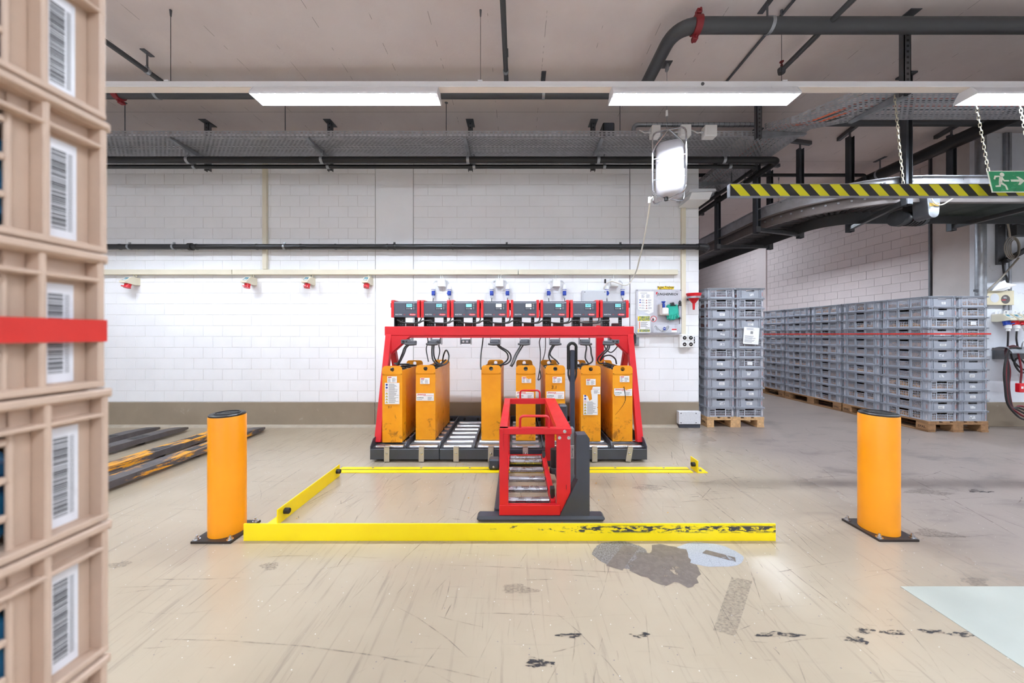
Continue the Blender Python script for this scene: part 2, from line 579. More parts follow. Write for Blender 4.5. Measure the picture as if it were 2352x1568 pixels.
def stroke(pts, w):
    P = [Vector((p[0], p[1], 0)) for p in pts]
    vs_ = []; fs = []
    for i, p in enumerate(P):
        d = (P[min(i + 1, len(P) - 1)] - P[max(i - 1, 0)]).normalized()
        nrm = Vector((-d.y, d.x, 0)) * w * (0.35 if i in (0, len(P) - 1) else 1)
        zz = 0.0012 + rs.random() * 0.0004
        vs_ += [(p.x - nrm.x, p.y - nrm.y, zz), (p.x + nrm.x, p.y + nrm.y, zz)]
    for i in range(len(P) - 1): fs.append((2 * i, 2 * i + 2, 2 * i + 3, 2 * i + 1))
    b.add(vs_, fs)


for i in range(1300):
    y0 = 1.05 + 3.6 * rs.random() ** 1.4
    x0 = rs.uniform(-2.9, 1.9) if rs.random() < .6 else rs.uniform(1.4, 5.4)
    if rs.random() < .55: a = PI / 2 + rs.gauss(-0.16, 0.2)
    elif rs.random() < .6: a = rs.gauss(0, 0.12)
    else: a = rs.uniform(0, PI)
    L = rs.choice((0.05, 0.08, 0.14, 0.22, 0.4)) * rs.uniform(.7, 1.5) * min(1.2, .3 + .32 * y0)
    cv = rs.gauss(0, 0.1)
    stroke([(x0 + L * t * math.cos(a + cv * t), y0 + L * t * math.sin(a + cv * t)) for t in (-.5, -.2, .2, .5)], rs.choice((.0004, .0006, .0009, .0014, .0022)) * min(1.3, .35 + .28 * y0))
stroke([(WX(px, FD(py)), FD(py)) for px, py in ((372, 1468), (520, 1471), (700, 1484), (860, 1505), (1010, 1535), (1120, 1560))], .0022)
stroke([(WX(px, FD(py)), FD(py)) for px, py in ((1010, 1297), (1150, 1302), (1300, 1309), (1520, 1318))], .0016)
stroke([(WX(px, FD(py)), FD(py)) for px, py in ((2060, 1083), (2160, 1133), (2260, 1188), (2352, 1240))], .003)
stroke([(WX(px, FD(py)), FD(py)) for px, py in ((1600, 1130), (1680, 1190), (1720, 1225))], .004)
stroke([(WX(px, FD(py)), FD(py)) for px, py in ((1430, 1110), (1520, 1116), (1565, 1128))], .006)
stroke([(WX(px, FD(py)), FD(py)) for px, py in ((1470, 1125), (1530, 1130))], .005)
stroke([(WX(px, FD(py)), FD(py)) for px, py in ((1335, 1120), (1375, 1160), (1412, 1190))], .005)
o = b.build('scratches', M_scr, floor, sm=None); o['kind'] = 'stuff'

# ------------------------------------------------------------------ walls built of blocks
WY = 4.83


def block_mesh(w, h, m, seed=0):
    r = random.Random(seed)
    g, c, t = 0.0022, 0.002, 0.016
    j = lambda: r.uniform(-.0008, .0008)
    x0, x1, z0, z1 = -w / 2 + g, w / 2 - g, g, h - g
    b = MB()
    vs_ = [(x0, t, z0), (x1, t, z0), (x1, t, z1), (x0, t, z1),
           (x0 + j(), c, z0 + j()), (x1 + j(), c, z0 + j()), (x1 + j(), c, z1 + j()), (x0 + j(), c, z1 + j()),
           (x0 + c, j(), z0 + c), (x1 - c, j(), z0 + c), (x1 - c, j(), z1 - c), (x0 + c, j(), z1 - c)]
    fs = [(8, 9, 10, 11)]
    for i in range(4):
        k = (i + 1) % 4
        fs += [(i, k, 4 + k, 4 + i), (4 + i, 4 + k, 8 + k, 8 + i)]
    b.add(vs_, fs)
    return b.mesh('block', m, sm=None)


def block_wall(parent, m, u0, u1, z0, z1, bw, bh, place, vis, seed):
    """running bond; each block that shows is an object, the rest one joined part"""
    full = [block_mesh(bw, bh, m, seed + i) for i in range(5)]
    rest = MB(); r = random.Random(seed)
    row = 0; z = z0
    while z < z1 - 0.02:
        hh = min(bh, z1 - z)
        u = u0 - (bw / 2 if row % 2 else 0)
        while u < u1 - 0.004:
            a, c = max(u, u0), min(u + bw, u1)
            if c - a > 0.02:
                if vis((a + c) / 2, z + hh / 2):
                    o = link_mesh('block', full[r.randrange(5)], parent)
                    place(o, (a + c) / 2, z)
                    o.scale = ((c - a) / bw, 1, hh / bh)
                else:
                    o = None
                    rest.box(a + .0032, c - .0032, 0, .016, z + .0032, z + hh - .0032)
                    rest_uv.append(0)
            u += bw
        z += bh; row += 1
    return rest


rest_uv = []


def wall_y(name, x0, x1, bw, seed, vis, m=M_white, mm=M_mortar, z0=0.35):
    w = struct(MB().box(x0, x1, WY + 0.004, WY + 0.2, 0, ZC).build(name, mm, sm=None))
    o = WL[w.name]
    def place(ob, u, z): ob.location = (u - o.x, WY - o.y, z - o.z)
    rest = block_wall(w, m, x0, x1, z0, ZC, bw, 0.1535, place, vis, seed)
    if rest.v:
        for v in rest.v: v.y += WY
        struct(rest.build('blocks', m, w, sm=None), 'stuff')
    return w


wall_y('wall_back_left', -8, -2.012, 0.2735, 20, lambda u, z: u > -6.0 and z < 3.6)
wall_y('wall_back_middle', -1.467, 1.590, 0.41, 40, lambda u, z: z < 3.6)
wall_y('wall_back_end', 1.600, 2.569, 0.41, 60, lambda u, z: z < 3.7)
wp = struct(MB().box(-2.006, -1.473, WY - 0.002, WY + 0.2, 0, ZC, 0.004).build('wall_pillar', M_white, sm=None))
sk = MB().box(-8, -2.012, WY - 0.012, WY + 0.004, 0, 0.345, 0.006); struct(sk.build('baseboard_back_left', M_skirt, sm=None))
sk = MB().box(-2.006, -1.473, WY - 0.014, WY - 0.002, 0, 0.345, 0.004); struct(sk.build('baseboard_pillar', M_skirt, sm=None))
sk = MB().box(-1.467, 2.569, WY - 0.012, WY + 0.004, 0, 0.345, 0.006); struct(sk.build('baseboard_back_right', M_skirt, sm=None))
cv = MB().prism([(WY - 0.012, 0), (WY - 0.06, 0), (WY - 0.05, 0.016), (WY - 0.012, 0.03)], 'x', -8, 2.569)
struct(cv.build('trim_1', pm('cove_mortar', (178, 167, 150), 0.7, var=0.1, vscale=8), sm=None))
# corridor: its left wall behind the white wall, the long right wall, the end
struct(MB().box(2.40, 2.569, WY + 0.2, 15, 0, ZC).build('wall_corridor_left', M_cwall, sm=None))
RX = 6.63


def wall_x(name, y0, y1, bw, seed, vis):
    w = struct(MB().box(RX + 0.006, RX + 0.2, y0, y1, 0, ZC).build(name, M_cmort, sm=None))
    o = WL[w.name]
    def place(ob, u, z):
        ob.rotation_euler = (0, 0, -PI / 2)
        ob.location = (RX - o.x, u - o.y, z - o.z)
    rest = block_wall(w, M_cwall, y0, y1, 0.35, ZC, bw, 0.1535, place, vis, seed)
    if rest.v:
        rest.v = [Vector((RX + v.y, v.x, v.z)) for v in rest.v]
        rest.f = [f[::-1] for f in rest.f]
        struct(rest.build('blocks', M_cwall, w, sm=None), 'stuff')


wall_x('wall_right_near', 5.47, 9.06, 0.29, 80, lambda u, z: 1.75 < z < 3.95)
wall_x('wall_right_far', 9.42, 15, 0.29, 100, lambda u, z: 2.0 < z < 3.75 and u < 12.6)
struct(MB().box(RX - 0.03, RX + 0.2, 9.06, 9.42, 0, ZC, 0.006).build('wall_right_pilaster', M_cwall, sm=None))
struct(MB().box(RX - 0.02, RX + 0.6, 4.95, 5.44, 0, ZC, 0.006).build('wall_right_column', M_conc, sm=None))
struct(MB().box(2.4, 7.0, 15, 15.2, 0, ZC).build('wall_corridor_end', M_cwall, sm=None))
M_rwall = pm('right_wall_concrete', (226, 229, 236), 0.7, var=0.08, vscale=2.2, bump=0.12, bscale=60, dirt=((170, 168, 168), 0.6, 0.72, 5))
struct(MB().box(6.56, 10.2, WY, WY + 0.12, 0, ZC).build('wall_front_right', M_rwall, sm=None))
struct(MB().box(6.55, 10.2, WY - 0.01, WY, 0, 0.345, 0.003).build('baseboard_front_right', M_skirt, sm=None))
struct(MB().box(-8.2, -8, -5, 5.1, 0, ZC).build('wall_left', M_white, sm=None))
struct(MB().box(10.2, 10.4, -5, 5.0, 0, ZC).build('wall_far_right', M_white, sm=None))
struct(MB().box(-8.2, 10.4, -5.2, -5, 0, ZC).build('wall_behind', M_white, sm=None))

# ------------------------------------------------------------------ fluorescent lights on their tracks
M_lampw = pm('lamp_enamel', (238, 238, 242), 0.35, var=0.02)
M_lampc = pm('track_cover', (236, 224, 212), 0.45, var=0.02)
M_tube = emit('fluorescent_tube', (232, 243, 255), LAMP)
M_tube2 = emit('fill_tube_dim', (232, 243, 255), LAMP * 0.46)  # dimmer tube for the added fill battens
LY = 3.0


def make_light(label, L=1.6, zt=.047):
    """local: along x from 0 to L, y = 0 is the middle, z = 0 the lower rim"""
    t = thing('ceiling_light', label, 'ceiling light', (0, 0, 0), 'fluorescent lights on the ceiling tracks')
    h = MB()
    for s in (-1, 1):       # reflector cheeks
        h.prism([(s * .080, 0), (s * .076, 0), (s * .036, .060), (s * .036, .080), (s * .040, .080), (s * .080, .016)], 'x', 0, L)
    h.box(0, L, -.040, .040, .066, .084)
    h.build('housing', M_lampw, t, sm=None)
    for x in (-.006, L):
        e = MB().prism([(-.083, -.002), (.083, -.002), (.083, .018), (.042, .086), (-.042, .086), (-.083, .018)], 'x', x, x + .006)
        e.build('end_cap', M_lampw, t, sm=None)
    c = MB().cyl((.03, 0, zt), (L - .03, 0, zt), .0155, n=14)
    c.build('lamp_tube', M_tube if zt > 0 else M_tube2, t)
    for x in (.012, L - .03): MB().box(x, x + .018, -.016, .016, zt - .017, .066).build('lamp_holder', M_wplast, t, sm=None)
    return t


proto = make_light('x')
proto2 = make_light('x', zt=-.022)      # bare batten version for the added fill lights
XS = [-5.406, -2.29, 0.826, 3.942, 7.058]
names = ['fluorescent ceiling light behind the brown crates at the far left', 'fluorescent ceiling light above the white wall on the left',
         'fluorescent ceiling light over the hanging white canister', 'fluorescent ceiling light above the green exit sign', 'fluorescent ceiling light beyond the right picture edge']


used = set()


def put_light(x, y, z, label, rz=0.0, pr=None):
    pr = pr or proto
    o = pr if pr.name not in used else copy_tree(pr)
    used.add(pr.name)
    o.location = (x, y, z); o.rotation_euler = (0, 0, rz)
    o['label'] = label


for x, nm in zip(XS, names): put_light(x, LY, 3.363, nm)
nums = ('one', 'two', 'three', 'four', 'five')
for i, x in enumerate(XS): put_light(x, -1.3, 3.363, 'unseen fill ceiling light behind the camera, number %s from the left wall' % nums[i])  # unseen row added to light the faces turned to the camera
for i, x in enumerate(XS[:3]): put_light(x, -3.7, 3.363, 'unseen fill batten far behind the camera, number %s from the left wall' % nums[i], pr=proto2)  # unseen fill row added to lift the ceiling and upper wall
for i, y in enumerate((6.0, 8.9)): put_light(4.75, y, 3.363, ('ceiling light in the passage behind the conveyor', 'added fill batten at the far end of the passage')[i], PI / 2, pr=(proto, proto2)[i])  # the far batten is added to brighten the passage ceiling


def track(label, p0, p1, wires):
    b = MB(); a = 'x' if p0[1] == p1[1] else 'y'
    t = thing('light_track', label, 'light track', (p0[0], p0[1], 3.448))
    if a == 'x':
        b.box(p0[0], p1[0], p0[1] - .04, p0[1] + .04, 3.450, 3.498, .003); b.build('rail', M_lampw, t, sm=None)
        MB().box(p0[0], p1[0], p0[1] - .034, p0[1] + .034, 3.446, 3.450).build('cover', M_lampc, t, sm=None)
    else:
        b.box(p0[0] - .04, p0[0] + .04, p0[1], p1[1], 3.450, 3.498, .003); b.build('rail', M_lampw, t, sm=None)
    for w in wires:
        x, y = (w, p0[1]) if a == 'x' else (p0[0], w)
        MB().cyl((x, y, 3.50), (x, y, ZC - .05), .0022, n=6).build('wire', M_ink, t)
        MB().cyl((x, y, ZC - .055), (x, y, ZC), .006, .010, n=10).build('anchor', M_galvd, t)
        MB().box(x - .02, x + .02, y - .042, y + .042, 3.498, 3.508).build('clip', M_lampw, t, sm=None)


track('long white light track carrying the lights in view', (-8, LY), (10.2, LY), (-5.7, -3.045, -0.322, 2.323, 5.0))
track('white light track carrying the unseen fill lights behind the camera', (-8, -1.3), (10.2, -1.3), (-4, -1, 2, 5))
track('white light track carrying the unseen fill battens far behind the camera', (-8, -3.7), (10.2, -3.7), (-4, -1, 2, 5))
track('white light track along the passage ceiling', (4.75, 5.4), (4.75, 13), (6.2, 9.0))
sk_ = MB().lathe([(.014, 0), (.014, -.006), (.010, -.009)], (WX(1615, 2.95), LY - .04, WZ(191, 2.95)), 14, 'y')
tag(sk_.build('track_socket', M_galvd), 'small round socket set in the light track', 'socket')

# ------------------------------------------------------------------ pipes under the ceiling
def clamp(pos, r, axis, parent, mat=M_galv, w=.03):
    b = MB()
    p = Vector(pos); d = Vector((1, 0, 0)) if axis == 'x' else Vector((0, 1, 0))
    b.cyl(p - d * w / 2, p + d * w / 2, r + .005, n=20)
    e = Vector((0, 0, r + .012))
    b.bar(p + e - d * w / 2, p + e + d * w / 2, .012, .024)
    b.build('pipe_clamp', mat, parent)


def hanger(x, y, z0, parent, plate=.09):
    b = MB().cyl((x, y, z0), (x, y, ZC - .008), .008, n=8)
    b.box(x - .025, x + .025, y - plate, y + plate, ZC - .010, ZC, .002)
    b.build('hanger', M_galvd, parent)


def red_coupling(pos, r, parent, axis='x'):
    b = MB(); p = Vector(pos); d = Vector((1, 0, 0)) if axis == 'x' else Vector((0, 1, 0))
    b.cyl(p - d * .028, p + d * .028, r + .016, n=24)
    for s in (-1, 1):
        q = p + Vector((0, -.55 * s * r - .0, s * (r + .024)))
        b.bar(q - d * .022, q + d * .022, .05, .04, c=.006)
        b.cyl(q + Vector((0, -.04, 0)), q + Vector((0, .04, 0)), .009, n=8)
    b.build('coupling', pm('coupling_red', (128, 26, 34), 0.45, var=0.1), parent)


PZ = 3.96
main = thing('sprinkler_main', 'thick dark grey sprinkler pipe with a bend and red coupling under the ceiling', 'pipe', (1.37, 3.78, PZ))
py_ = 2.94
MB().tube(fillet([(1.37, 3.78, PZ), (1.37, py_, PZ), (10.1, py_, PZ)], .21, 10), .060, 20).build('pipe', M_pgrey, main)
red_coupling((WX(1600, py_), py_, PZ), .06, main)
clamp((WX(1768, py_), py_, PZ), .06, 'x', main); hanger(WX(1765, py_) - .01, py_, PZ + .06, main)
clamp((5.6, py_, PZ), .06, 'x', main); hanger(5.6, py_, PZ + .06, main)
cross = thing('sprinkler_branch_main', 'dark grey pipe running behind the light track above the white wall', 'pipe', (-3, 3.78, PZ))
MB().cyl((-8, 3.78, PZ), (1.43, 3.78, PZ), .048, n=18).build('pipe', M_pgrey, cross)
for px in (1248, 361): clamp((WX(px, 3.78), 3.78, PZ), .048, 'x', cross); hanger(WX(px, 3.78), 3.78, PZ + .05, cross)
red_coupling((WX(272, 3.78), 3.78, PZ), .048, cross)
for x, r, lab, y1, hd in ((-0.115, .024, 'thin dark sprinkler pipe running towards the camera near the middle', 3.74, False), (-3.74, .024, 'thin dark sprinkler pipe beside the brown crates at the left', 3.74, False),
                          (2.665, .024, 'thin dark sprinkler pipe with a sprinkler head, crossing the thick pipe', 3.44, True)):
    t = thing('sprinkler_pipe', lab, 'pipe', (x, 1, PZ))
    MB().cyl((x, -4.9, PZ), (x, y1, PZ), r, n=14).build('pipe', M_pgrey, t)
    if hd:
        MB().lathe([(.03, 0), (.036, .03), (.036, .05), (.02, .06)], (x, y1, PZ - .03), 14).build('elbow_cap', M_pgrey, t)
        MB().lathe([(.008, .03), (.012, .05), (.006, .07), (.02, .085), (.02, .09)], (x, y1, PZ), 10).build('sprinkler_head', pm('coupling_red', (128, 26, 34)), t)
    else:
        y = 3.45
        clamp((x, y, PZ), r, 'y', t); hanger(x, y, PZ + r, t, .05)
tc = MB().cyl((2.345, -4.9, ZC - .018), (2.345, 4.2, ZC - .018), .013, n=10)
tag(tc.build('ceiling_conduit', M_galvd), 'thin conduit running along the ceiling beside the hanging canister', 'conduit')
# black pipes below the cable tray: run along the wall, then turn into the passage
for nm, r, y, z, xe, lab in (('black_pipe', .041, 4.35, WZ(367.5, 4.35), 3.34, 'thicker black pipe running below the cable tray'), ('black_pipe', .026, 4.45, WZ(382.5, 4.45), 3.14, 'thinner black pipe running below the thicker one')):
    t = thing(nm, lab, 'pipe', (-2, y, z), 'black pipes below the cable tray')
    MB().tube(fillet([(-8, y, z), (xe, y, z), (xe, 14.5, z)], .11, 8), r, 16).build('pipe', M_pblack, t)
    for px in (433, 740, 1075, 1374, 1662):
        x = WX(px + (14 if r < .03 else 0), y); clamp((x, y, z), r, 'x', t, M_galv, .035)
        MB().cyl((x, y, z + r), (x, y, 3.645), .007, n=8).build('rod', M_galv, t)
    for yy in (5.0, 7.0): clamp((xe, yy, z), r, 'y', t, M_galv, .035); hanger(xe, yy, z + r, t, .03)
low = thing('black_wall_pipe', 'black pipe with collars running along the white wall at mid height', 'pipe', (-2, 4.72, 2.5))
z = WZ(566.5, 4.72)
MB().cyl((-8, 4.72, z), (2.50, 4.72, z), .037, n=18).build('pipe', M_pblack, low)
MB().tube(fillet([(2.50, 4.72, z), (2.63, 4.72, z), (2.66, 4.85, z - .01)], .06), .045, 14).build('elbow', M_pblack, low)
for px in (298, 400, 654, 906, 1164, 1425): clamp((WX(px, 4.72), 4.72, z), .037, 'x', low, M_galv if px in (298, 400, 654) else M_pblack, .026); MB().box(WX(px, 4.72) - .012, WX(px, 4.72) + .012, 4.72, WY, z - .012, z + .012).build('bracket', M_galvd, low, sm=None)
for px in (276, 435, 452, 590, 691, 771, 890, 1040, 1290, 1470, 1570, 1600): MB().cyl((WX(px, 4.72) - .008, 4.72, z), (WX(px, 4.72) + .008, 4.72, z), .041, n=16).build('collar', M_pblack, low)
MB().cyl((WX(434, 4.72), 4.72, z), (WX(442, 4.72), 4.72, z), .050, n=16).build('coupling', M_black, low)
# pipes over the passage
big = thing('black_main_pipe', 'thick black pipe running back along the passage ceiling', 'pipe', (5.9, 5, 3.9))
MB().cyl((5.9, 3.3, 3.9), (5.9, 14.8, 3.9), .085, n=20).build('pipe', M_pblack, big)
for yy in (5.55, 8.0, 10.5): clamp((5.9, yy, 3.9), .085, 'y', big); hanger(5.9, yy, 3.98, big)
t = thing('black_branch_pipe', 'slim black pipe with an elbow joining the thick passage pipe', 'pipe', (5, 5.68, 3.95))
MB().tube(fillet([(2.7, 5.68, 3.95), (5.78, 5.68, 3.95), (5.80, 5.68, 3.86)], .06), .028, 14).build('pipe', M_pblack, t)
t = thing('grey_cross_pipe', 'grey pipe crossing the passage ceiling behind the cable tray', 'pipe', (5, 4.3, 3.95))
MB().cyl((3.75, 4.3, 3.96), (7.6, 4.3, 3.96), .036, n=14).build('pipe', M_pgrey, t)
clamp((6.15, 4.3, 3.96), .036, 'x', t, M_pblack); hanger(6.15, 4.3, 3.99, t, .04)
t = thing('spiral_conduit', 'galvanised spiral conduit with elbow above the junction boxes', 'conduit', (2, 4.30, 3.94))
zc = WZ(286.5, 4.3)
b = MB().tube(fillet([(1.465, 4.30, zc - .15), (1.465, 4.30, zc), (3.05, 4.30, zc)], .07), .026, 14); b.build('pipe', M_galv, t)
for i in range(22): MB().cyl((1.62 + i * .065, 4.30, zc), (1.624 + i * .065, 4.30, zc), .0275, n=14).build('seam', M_galvd, t)

# ------------------------------------------------------------------ cable trays
def mat_tray(name, ax):
    k = NT(name)
    p = k.pos(); s = k.xyz(p)
    u, v = {'xy': (s[0], s[1]), 'yx': (s[1], s[0]), 'xz': (s[0], s[2]), 'yz': (s[1], s[2])}[ax]
    pv = 0.026 if ax in ('xy', 'yx') else 0.028
    vv = k.math('DIVIDE', v, pv)
    off = k.math('MULTIPLY', k.math('MODULO', k.math('FLOOR', vv), 2.0), 0.5)
    uu = k.math('FRACT', k.math('ADD', k.math('DIVIDE', u, 0.054), off if ax in ('xy', 'yx') else 0.0))
    hole = k.math('MULTIPLY', k.math('LESS_THAN', uu, 0.55), k.math('LESS_THAN', k.math('ABSOLUTE', k.math('SUBTRACT', k.math('FRACT', vv), 0.5)), 0.17))
    nz = k.noise(p, 12, 5)
    k.link(k.mix(nz, rgb(150, 152, 158), rgb(196, 198, 204)), k.b.inputs['Base Color'])
    k.b.inputs['Metallic'].default_value = 0.55
    k.b.inputs['Roughness'].default_value = 0.5
    k.link(k.math('SUBTRACT', 1.0, hole), k.b.inputs['Alpha'])
    return k.m


MT = {a: mat_tray('perforated_tray_' + a, a) for a in ('xy', 'yx', 'xz', 'yz')}
ta = thing('cable_tray', 'long perforated cable tray under the ceiling along the white wall', 'cable tray', (-2, 4.3, 3.67))
MB().box(-8, 2.86, 4.08, 4.55, 3.668, 3.670).build('tray_bottom', MT['xy'], ta, sm=None)
MB().box(-8, 2.86, 4.078, 4.080, 3.666, 3.735).build('tray_side', MT['xz'], ta, sm=None)
MB().box(-8, 2.86, 4.550, 4.552, 3.666, 3.735).build('tray_side', MT['xz'], ta, sm=None)
tb = thing('cable_tray', 'perforated cable tray running back into the passage', 'cable tray', (3.1, 6, 3.67))
MB().box(2.86, 3.38, 3.95, 14, 3.668, 3.670).build('tray_bottom', MT['yx'], tb, sm=None)
MB().box(2.858, 2.860, 4.56, 14, 3.668, 3.735).build('tray_side', MT['yz'], tb, sm=None)
MB().box(3.380, 3.382, 3.95, 14, 3.668, 3.735).build('tray_side', MT['yz'], tb, sm=None)
tcn = thing('cable_tray', 'perforated cable tray bending off to the right behind the light track', 'cable tray', (4, 3.3, 3.5))
b = MB()        # sloping piece, corner piece and straight run
b.quad((2.86, 3.95, 3.67), (3.38, 3.95, 3.67), (3.38, 3.56, 3.50), (2.86, 3.56, 3.50))
b.build('sloping_bottom', MT['yx'], tcn, sm=None)
b = MB(); b.add([(2.86, 3.56, 3.5), (3.38, 3.56, 3.5), (3.52, 3.50, 3.5), (3.52, 3.10, 3.5), (3.20, 3.10, 3.5)], [(0, 1, 2, 3, 4)]); b.build('corner_bottom', MT['xy'], tcn, sm=None)
b = MB(); b.quad((3.52, 3.10, 3.5), (3.52, 3.50, 3.5), (10, 3.50, 3.5), (10, 3.10, 3.5)); b.build('straight_bottom', MT['xy'], tcn, sm=None)
b = MB()
for p, q in (((2.86, 3.95, 3.67), (2.86, 3.56, 3.5)), ((2.86, 3.56, 3.5), (3.20, 3.10, 3.5)), ((3.2, 3.1, 3.5), (3.52, 3.1, 3.5)), ((3.38, 3.95, 3.67), (3.38, 3.56, 3.5))):
    b.quad(p, q, (q[0], q[1], q[2] + .07), (p[0], p[1], p[2] + .07))
b.build('bend_side', MT['yz'], tcn, sm=None)
b = MB()
b.quad((3.52, 3.5, 3.5), (10, 3.5, 3.5), (10, 3.5, 3.57), (3.52, 3.5, 3.57)); b.quad((3.52, 3.1, 3.5), (10, 3.1, 3.5), (10, 3.1, 3.57), (3.52, 3.1, 3.57))
b.build('tray_side', MT['xz'], tcn, sm=None)
M_orng = pm('orange_cable', (222, 92, 40), 0.5, var=0.05)
rc = random.Random(3)
for i in range(7):
    y0 = 4.13 + .055 * i; r = .008 + .006 * rc.random()
    pts = [(-8 + 1.1 * j, y0 + rc.uniform(-.012, .012), 3.672 + r) for j in range(10)] + [(2.7, y0, 3.672 + r)]
    tag(MB().tube(catmull(pts, 3), r, 6).build('tray_cable', M_cable), 'dark cable in the long cable tray, %s from its front edge' % ('first', 'second', 'third', 'fourth', 'fifth', 'sixth', 'seventh')[i], 'cable', 'dark cables in the long cable tray')
for i, (o_, m) in enumerate(((0.06, M_orng), (0.10, M_cable), (0.16, M_orng), (0.22, M_cable), (0.30, M_inkg))):
    pts = [(2.90 + o_, 9.0, 3.685), (2.91 + o_, 4.6, 3.685), (2.92 + o_, 3.97, 3.69), (2.95 + o_, 3.57, 3.515), (3.28 + o_ * .6, 3.17 + o_, 3.515), (3.60, 3.14 + o_, 3.512), (6.0, 3.14 + o_, 3.512), (9.5, 3.14 + o_, 3.512)]
    tag(MB().tube(catmull(pts, 5), .010, 6).build('tray_cable', m), ('orange cable at the front edge of', 'black cable beside the front orange one in', 'orange cable in the middle of', 'black cable behind the middle orange one in', 'grey cable at the rear edge of')[i] + ' the bending cable tray', 'cable', 'cables in the bending cable tray')


def tray_hanger(x, y, z0, zt, arm, label):
    """ceiling post of slotted channel with a tapered cantilever arm (arm = end point offset)"""
    t = thing('tray_bracket', label, 'bracket', (x, y, z0), 'ceiling brackets of the cable trays')
    b = MB()
    b.box(x - .030, x + .030, y - .020, y - .014, z0, ZC); b.box(x - .030, x - .024, y - .02, y + .025, z0, ZC); b.box(x + .024, x + .030, y - .02, y + .025, z0, ZC)
    b.build('post', M_galvd, t, sm=None)
    n = int((ZC - z0) / .05)
    h = MB()
    for i in range(n): h.box(x - .010, x + .010, y - .0212, y - .0198, z0 + .018 + i * .05, z0 + .038 + i * .05)
    h.build('slots', M_black, t, sm=None)['kind'] = 'stuff'
    MB().box(x - .05, x + .05, y - .09, y + .09, ZC - .008, ZC, .002).build('head_plate', M_galvd, t, sm=None)
    e = Vector((x, y, zt)) + Vector(arm)
    d = Vector(arm).normalized(); s = Vector((-d.y, d.x, 0)) * .02
    p = Vector((x, y, zt))
    a = MB(); dn = Vector((0, 0, -.075)); dn2 = Vector((0, 0, -.02))
    a.add([p - s, p + s, e + s, e - s, p - s + dn, p + s + dn, e + s + dn2, e - s + dn2], [(0, 3, 2, 1), (4, 5, 6, 7), (0, 4, 7, 3), (1, 2, 6, 5), (0, 1, 5, 4), (3, 7, 6, 2)])
    a.build('arm', M_galv, t, sm=None)


for i, x in enumerate((-4.17, -2.52, -0.63, 1.02)):
    tray_hanger(x, 4.60, 3.50, 3.664, (0, -.52, 0), ('tray bracket next to the brown crates', 'tray bracket above the second red wall socket', 'tray bracket above the battery chargers', 'tray bracket left of the hanging canister')[i])
tray_hanger(2.81, 3.98, WZ(319, 3.98), 3.664, (.58, .04, 0), 'tray bracket with slotted post right of the hanging canister')
tray_hanger(2.62, 5.30, 3.45, 3.664, (.75, 0, 0), 'tray bracket in the passage mouth behind the black pipes')
tray_hanger(3.49, 3.07, 3.45, 3.494, (-.06, .45, 0), 'tray bracket with tall post behind the thick pipe')
for px, wh in ((287, 'beside the brown crates'), (655, 'behind the left light'), (1025, 'right of the left light'), (1424, 'left of the canister')):
    x = WX(px, 4.2)
    t = thing('threaded_rod', 'thin threaded rod holding the cable tray ' + wh, 'rod', (x, 4.2, 3.7), 'threaded rods of the cable tray')
    MB().cyl((x, 4.2, 3.668), (x, 4.2, ZC), .005, n=8).build('rod', M_galvd, t); MB().lathe([(.022, 0), (.008, -.012)], (x, 4.2, ZC), 10).build('anchor', M_galvd, t)
for px, w, yy in ((1505, .10, 303), (1573, .12, 302), (1630, .14, 303)):
    x, z = WX(px, 4.02), WZ(yy, 4.02)
    t = thing('junction_box', ('left small white', 'middle white', 'right larger white')[(px > 1520) + (px > 1600)] + ' junction box on the side of the cable tray', 'junction box', (x, 4.0, z - .065), 'white junction boxes on the cable tray')
    MB().box(x - w / 2, x + w / 2, 3.985, 4.078, z - .065, z + .065, .006).build('box', M_wplast, t, sm=None)
    MB().box(x - w / 2 + .004, x + w / 2 - .004, 3.978, 3.986, z - .061, z + .061, .004).build('lid', M_wplast, t, sm=None)
    MB().cyl((x - w / 2 - .03, 4.03, z), (x - w / 2, 4.03, z), .012, n=10).build('cable_gland', M_gplast, t)
    MB().tube(catmull([(x - w / 2 - .03, 4.03, z), (x - w / 2 - .07, 4.03, z - .005), (x - w / 2 - .10, 4.04, z + .02), (x - w / 2 - .12, 4.07, z + .05)], 5), .006, 8).build('cable', M_wplast, t)
t = thing('tray_box', 'dark box sitting on the long cable tray near the canister', 'box', (1.10, 4.2, 3.672))
MB().box(1.03, 1.17, 4.10, 4.28, 3.672, 3.85, .01).build('case', M_black, t, sm=None)
MB().box(1.045, 1.155, 4.095, 4.10, 3.75, 3.84).build('front_panel', M_anth, t, sm=None)

# ------------------------------------------------------------------ conveyor hanging over the passage
def sweep(path, off0, off1, z0, z1, b):
    P = [Vector((p[0], p[1], 0)) for p in path]; n = len(P); vs_ = []
    for i, p in enumerate(P):
        d = (P[min(i + 1, n - 1)] - P[max(i - 1, 0)]).normalized()
        nr = Vector((-d.y, d.x, 0))            # left of the travelling direction
        for o_, z_ in ((off0, z0), (off1, z0), (off1, z1), (off0, z1)): vs_.append((p.x + nr.x * o_, p.y + nr.y * o_, z_))
    fs = []
    for i in range(n - 1):
        for k in range(4): fs.append((i * 4 + k, i * 4 + (k + 1) % 4, (i + 1) * 4 + (k + 1) % 4, (i + 1) * 4 + k))
    fs += [(3, 2, 1, 0), ((n - 1) * 4, (n - 1) * 4 + 1, (n - 1) * 4 + 2, (n - 1) * 4 + 3)]
    b.add(vs_, fs)
    return b


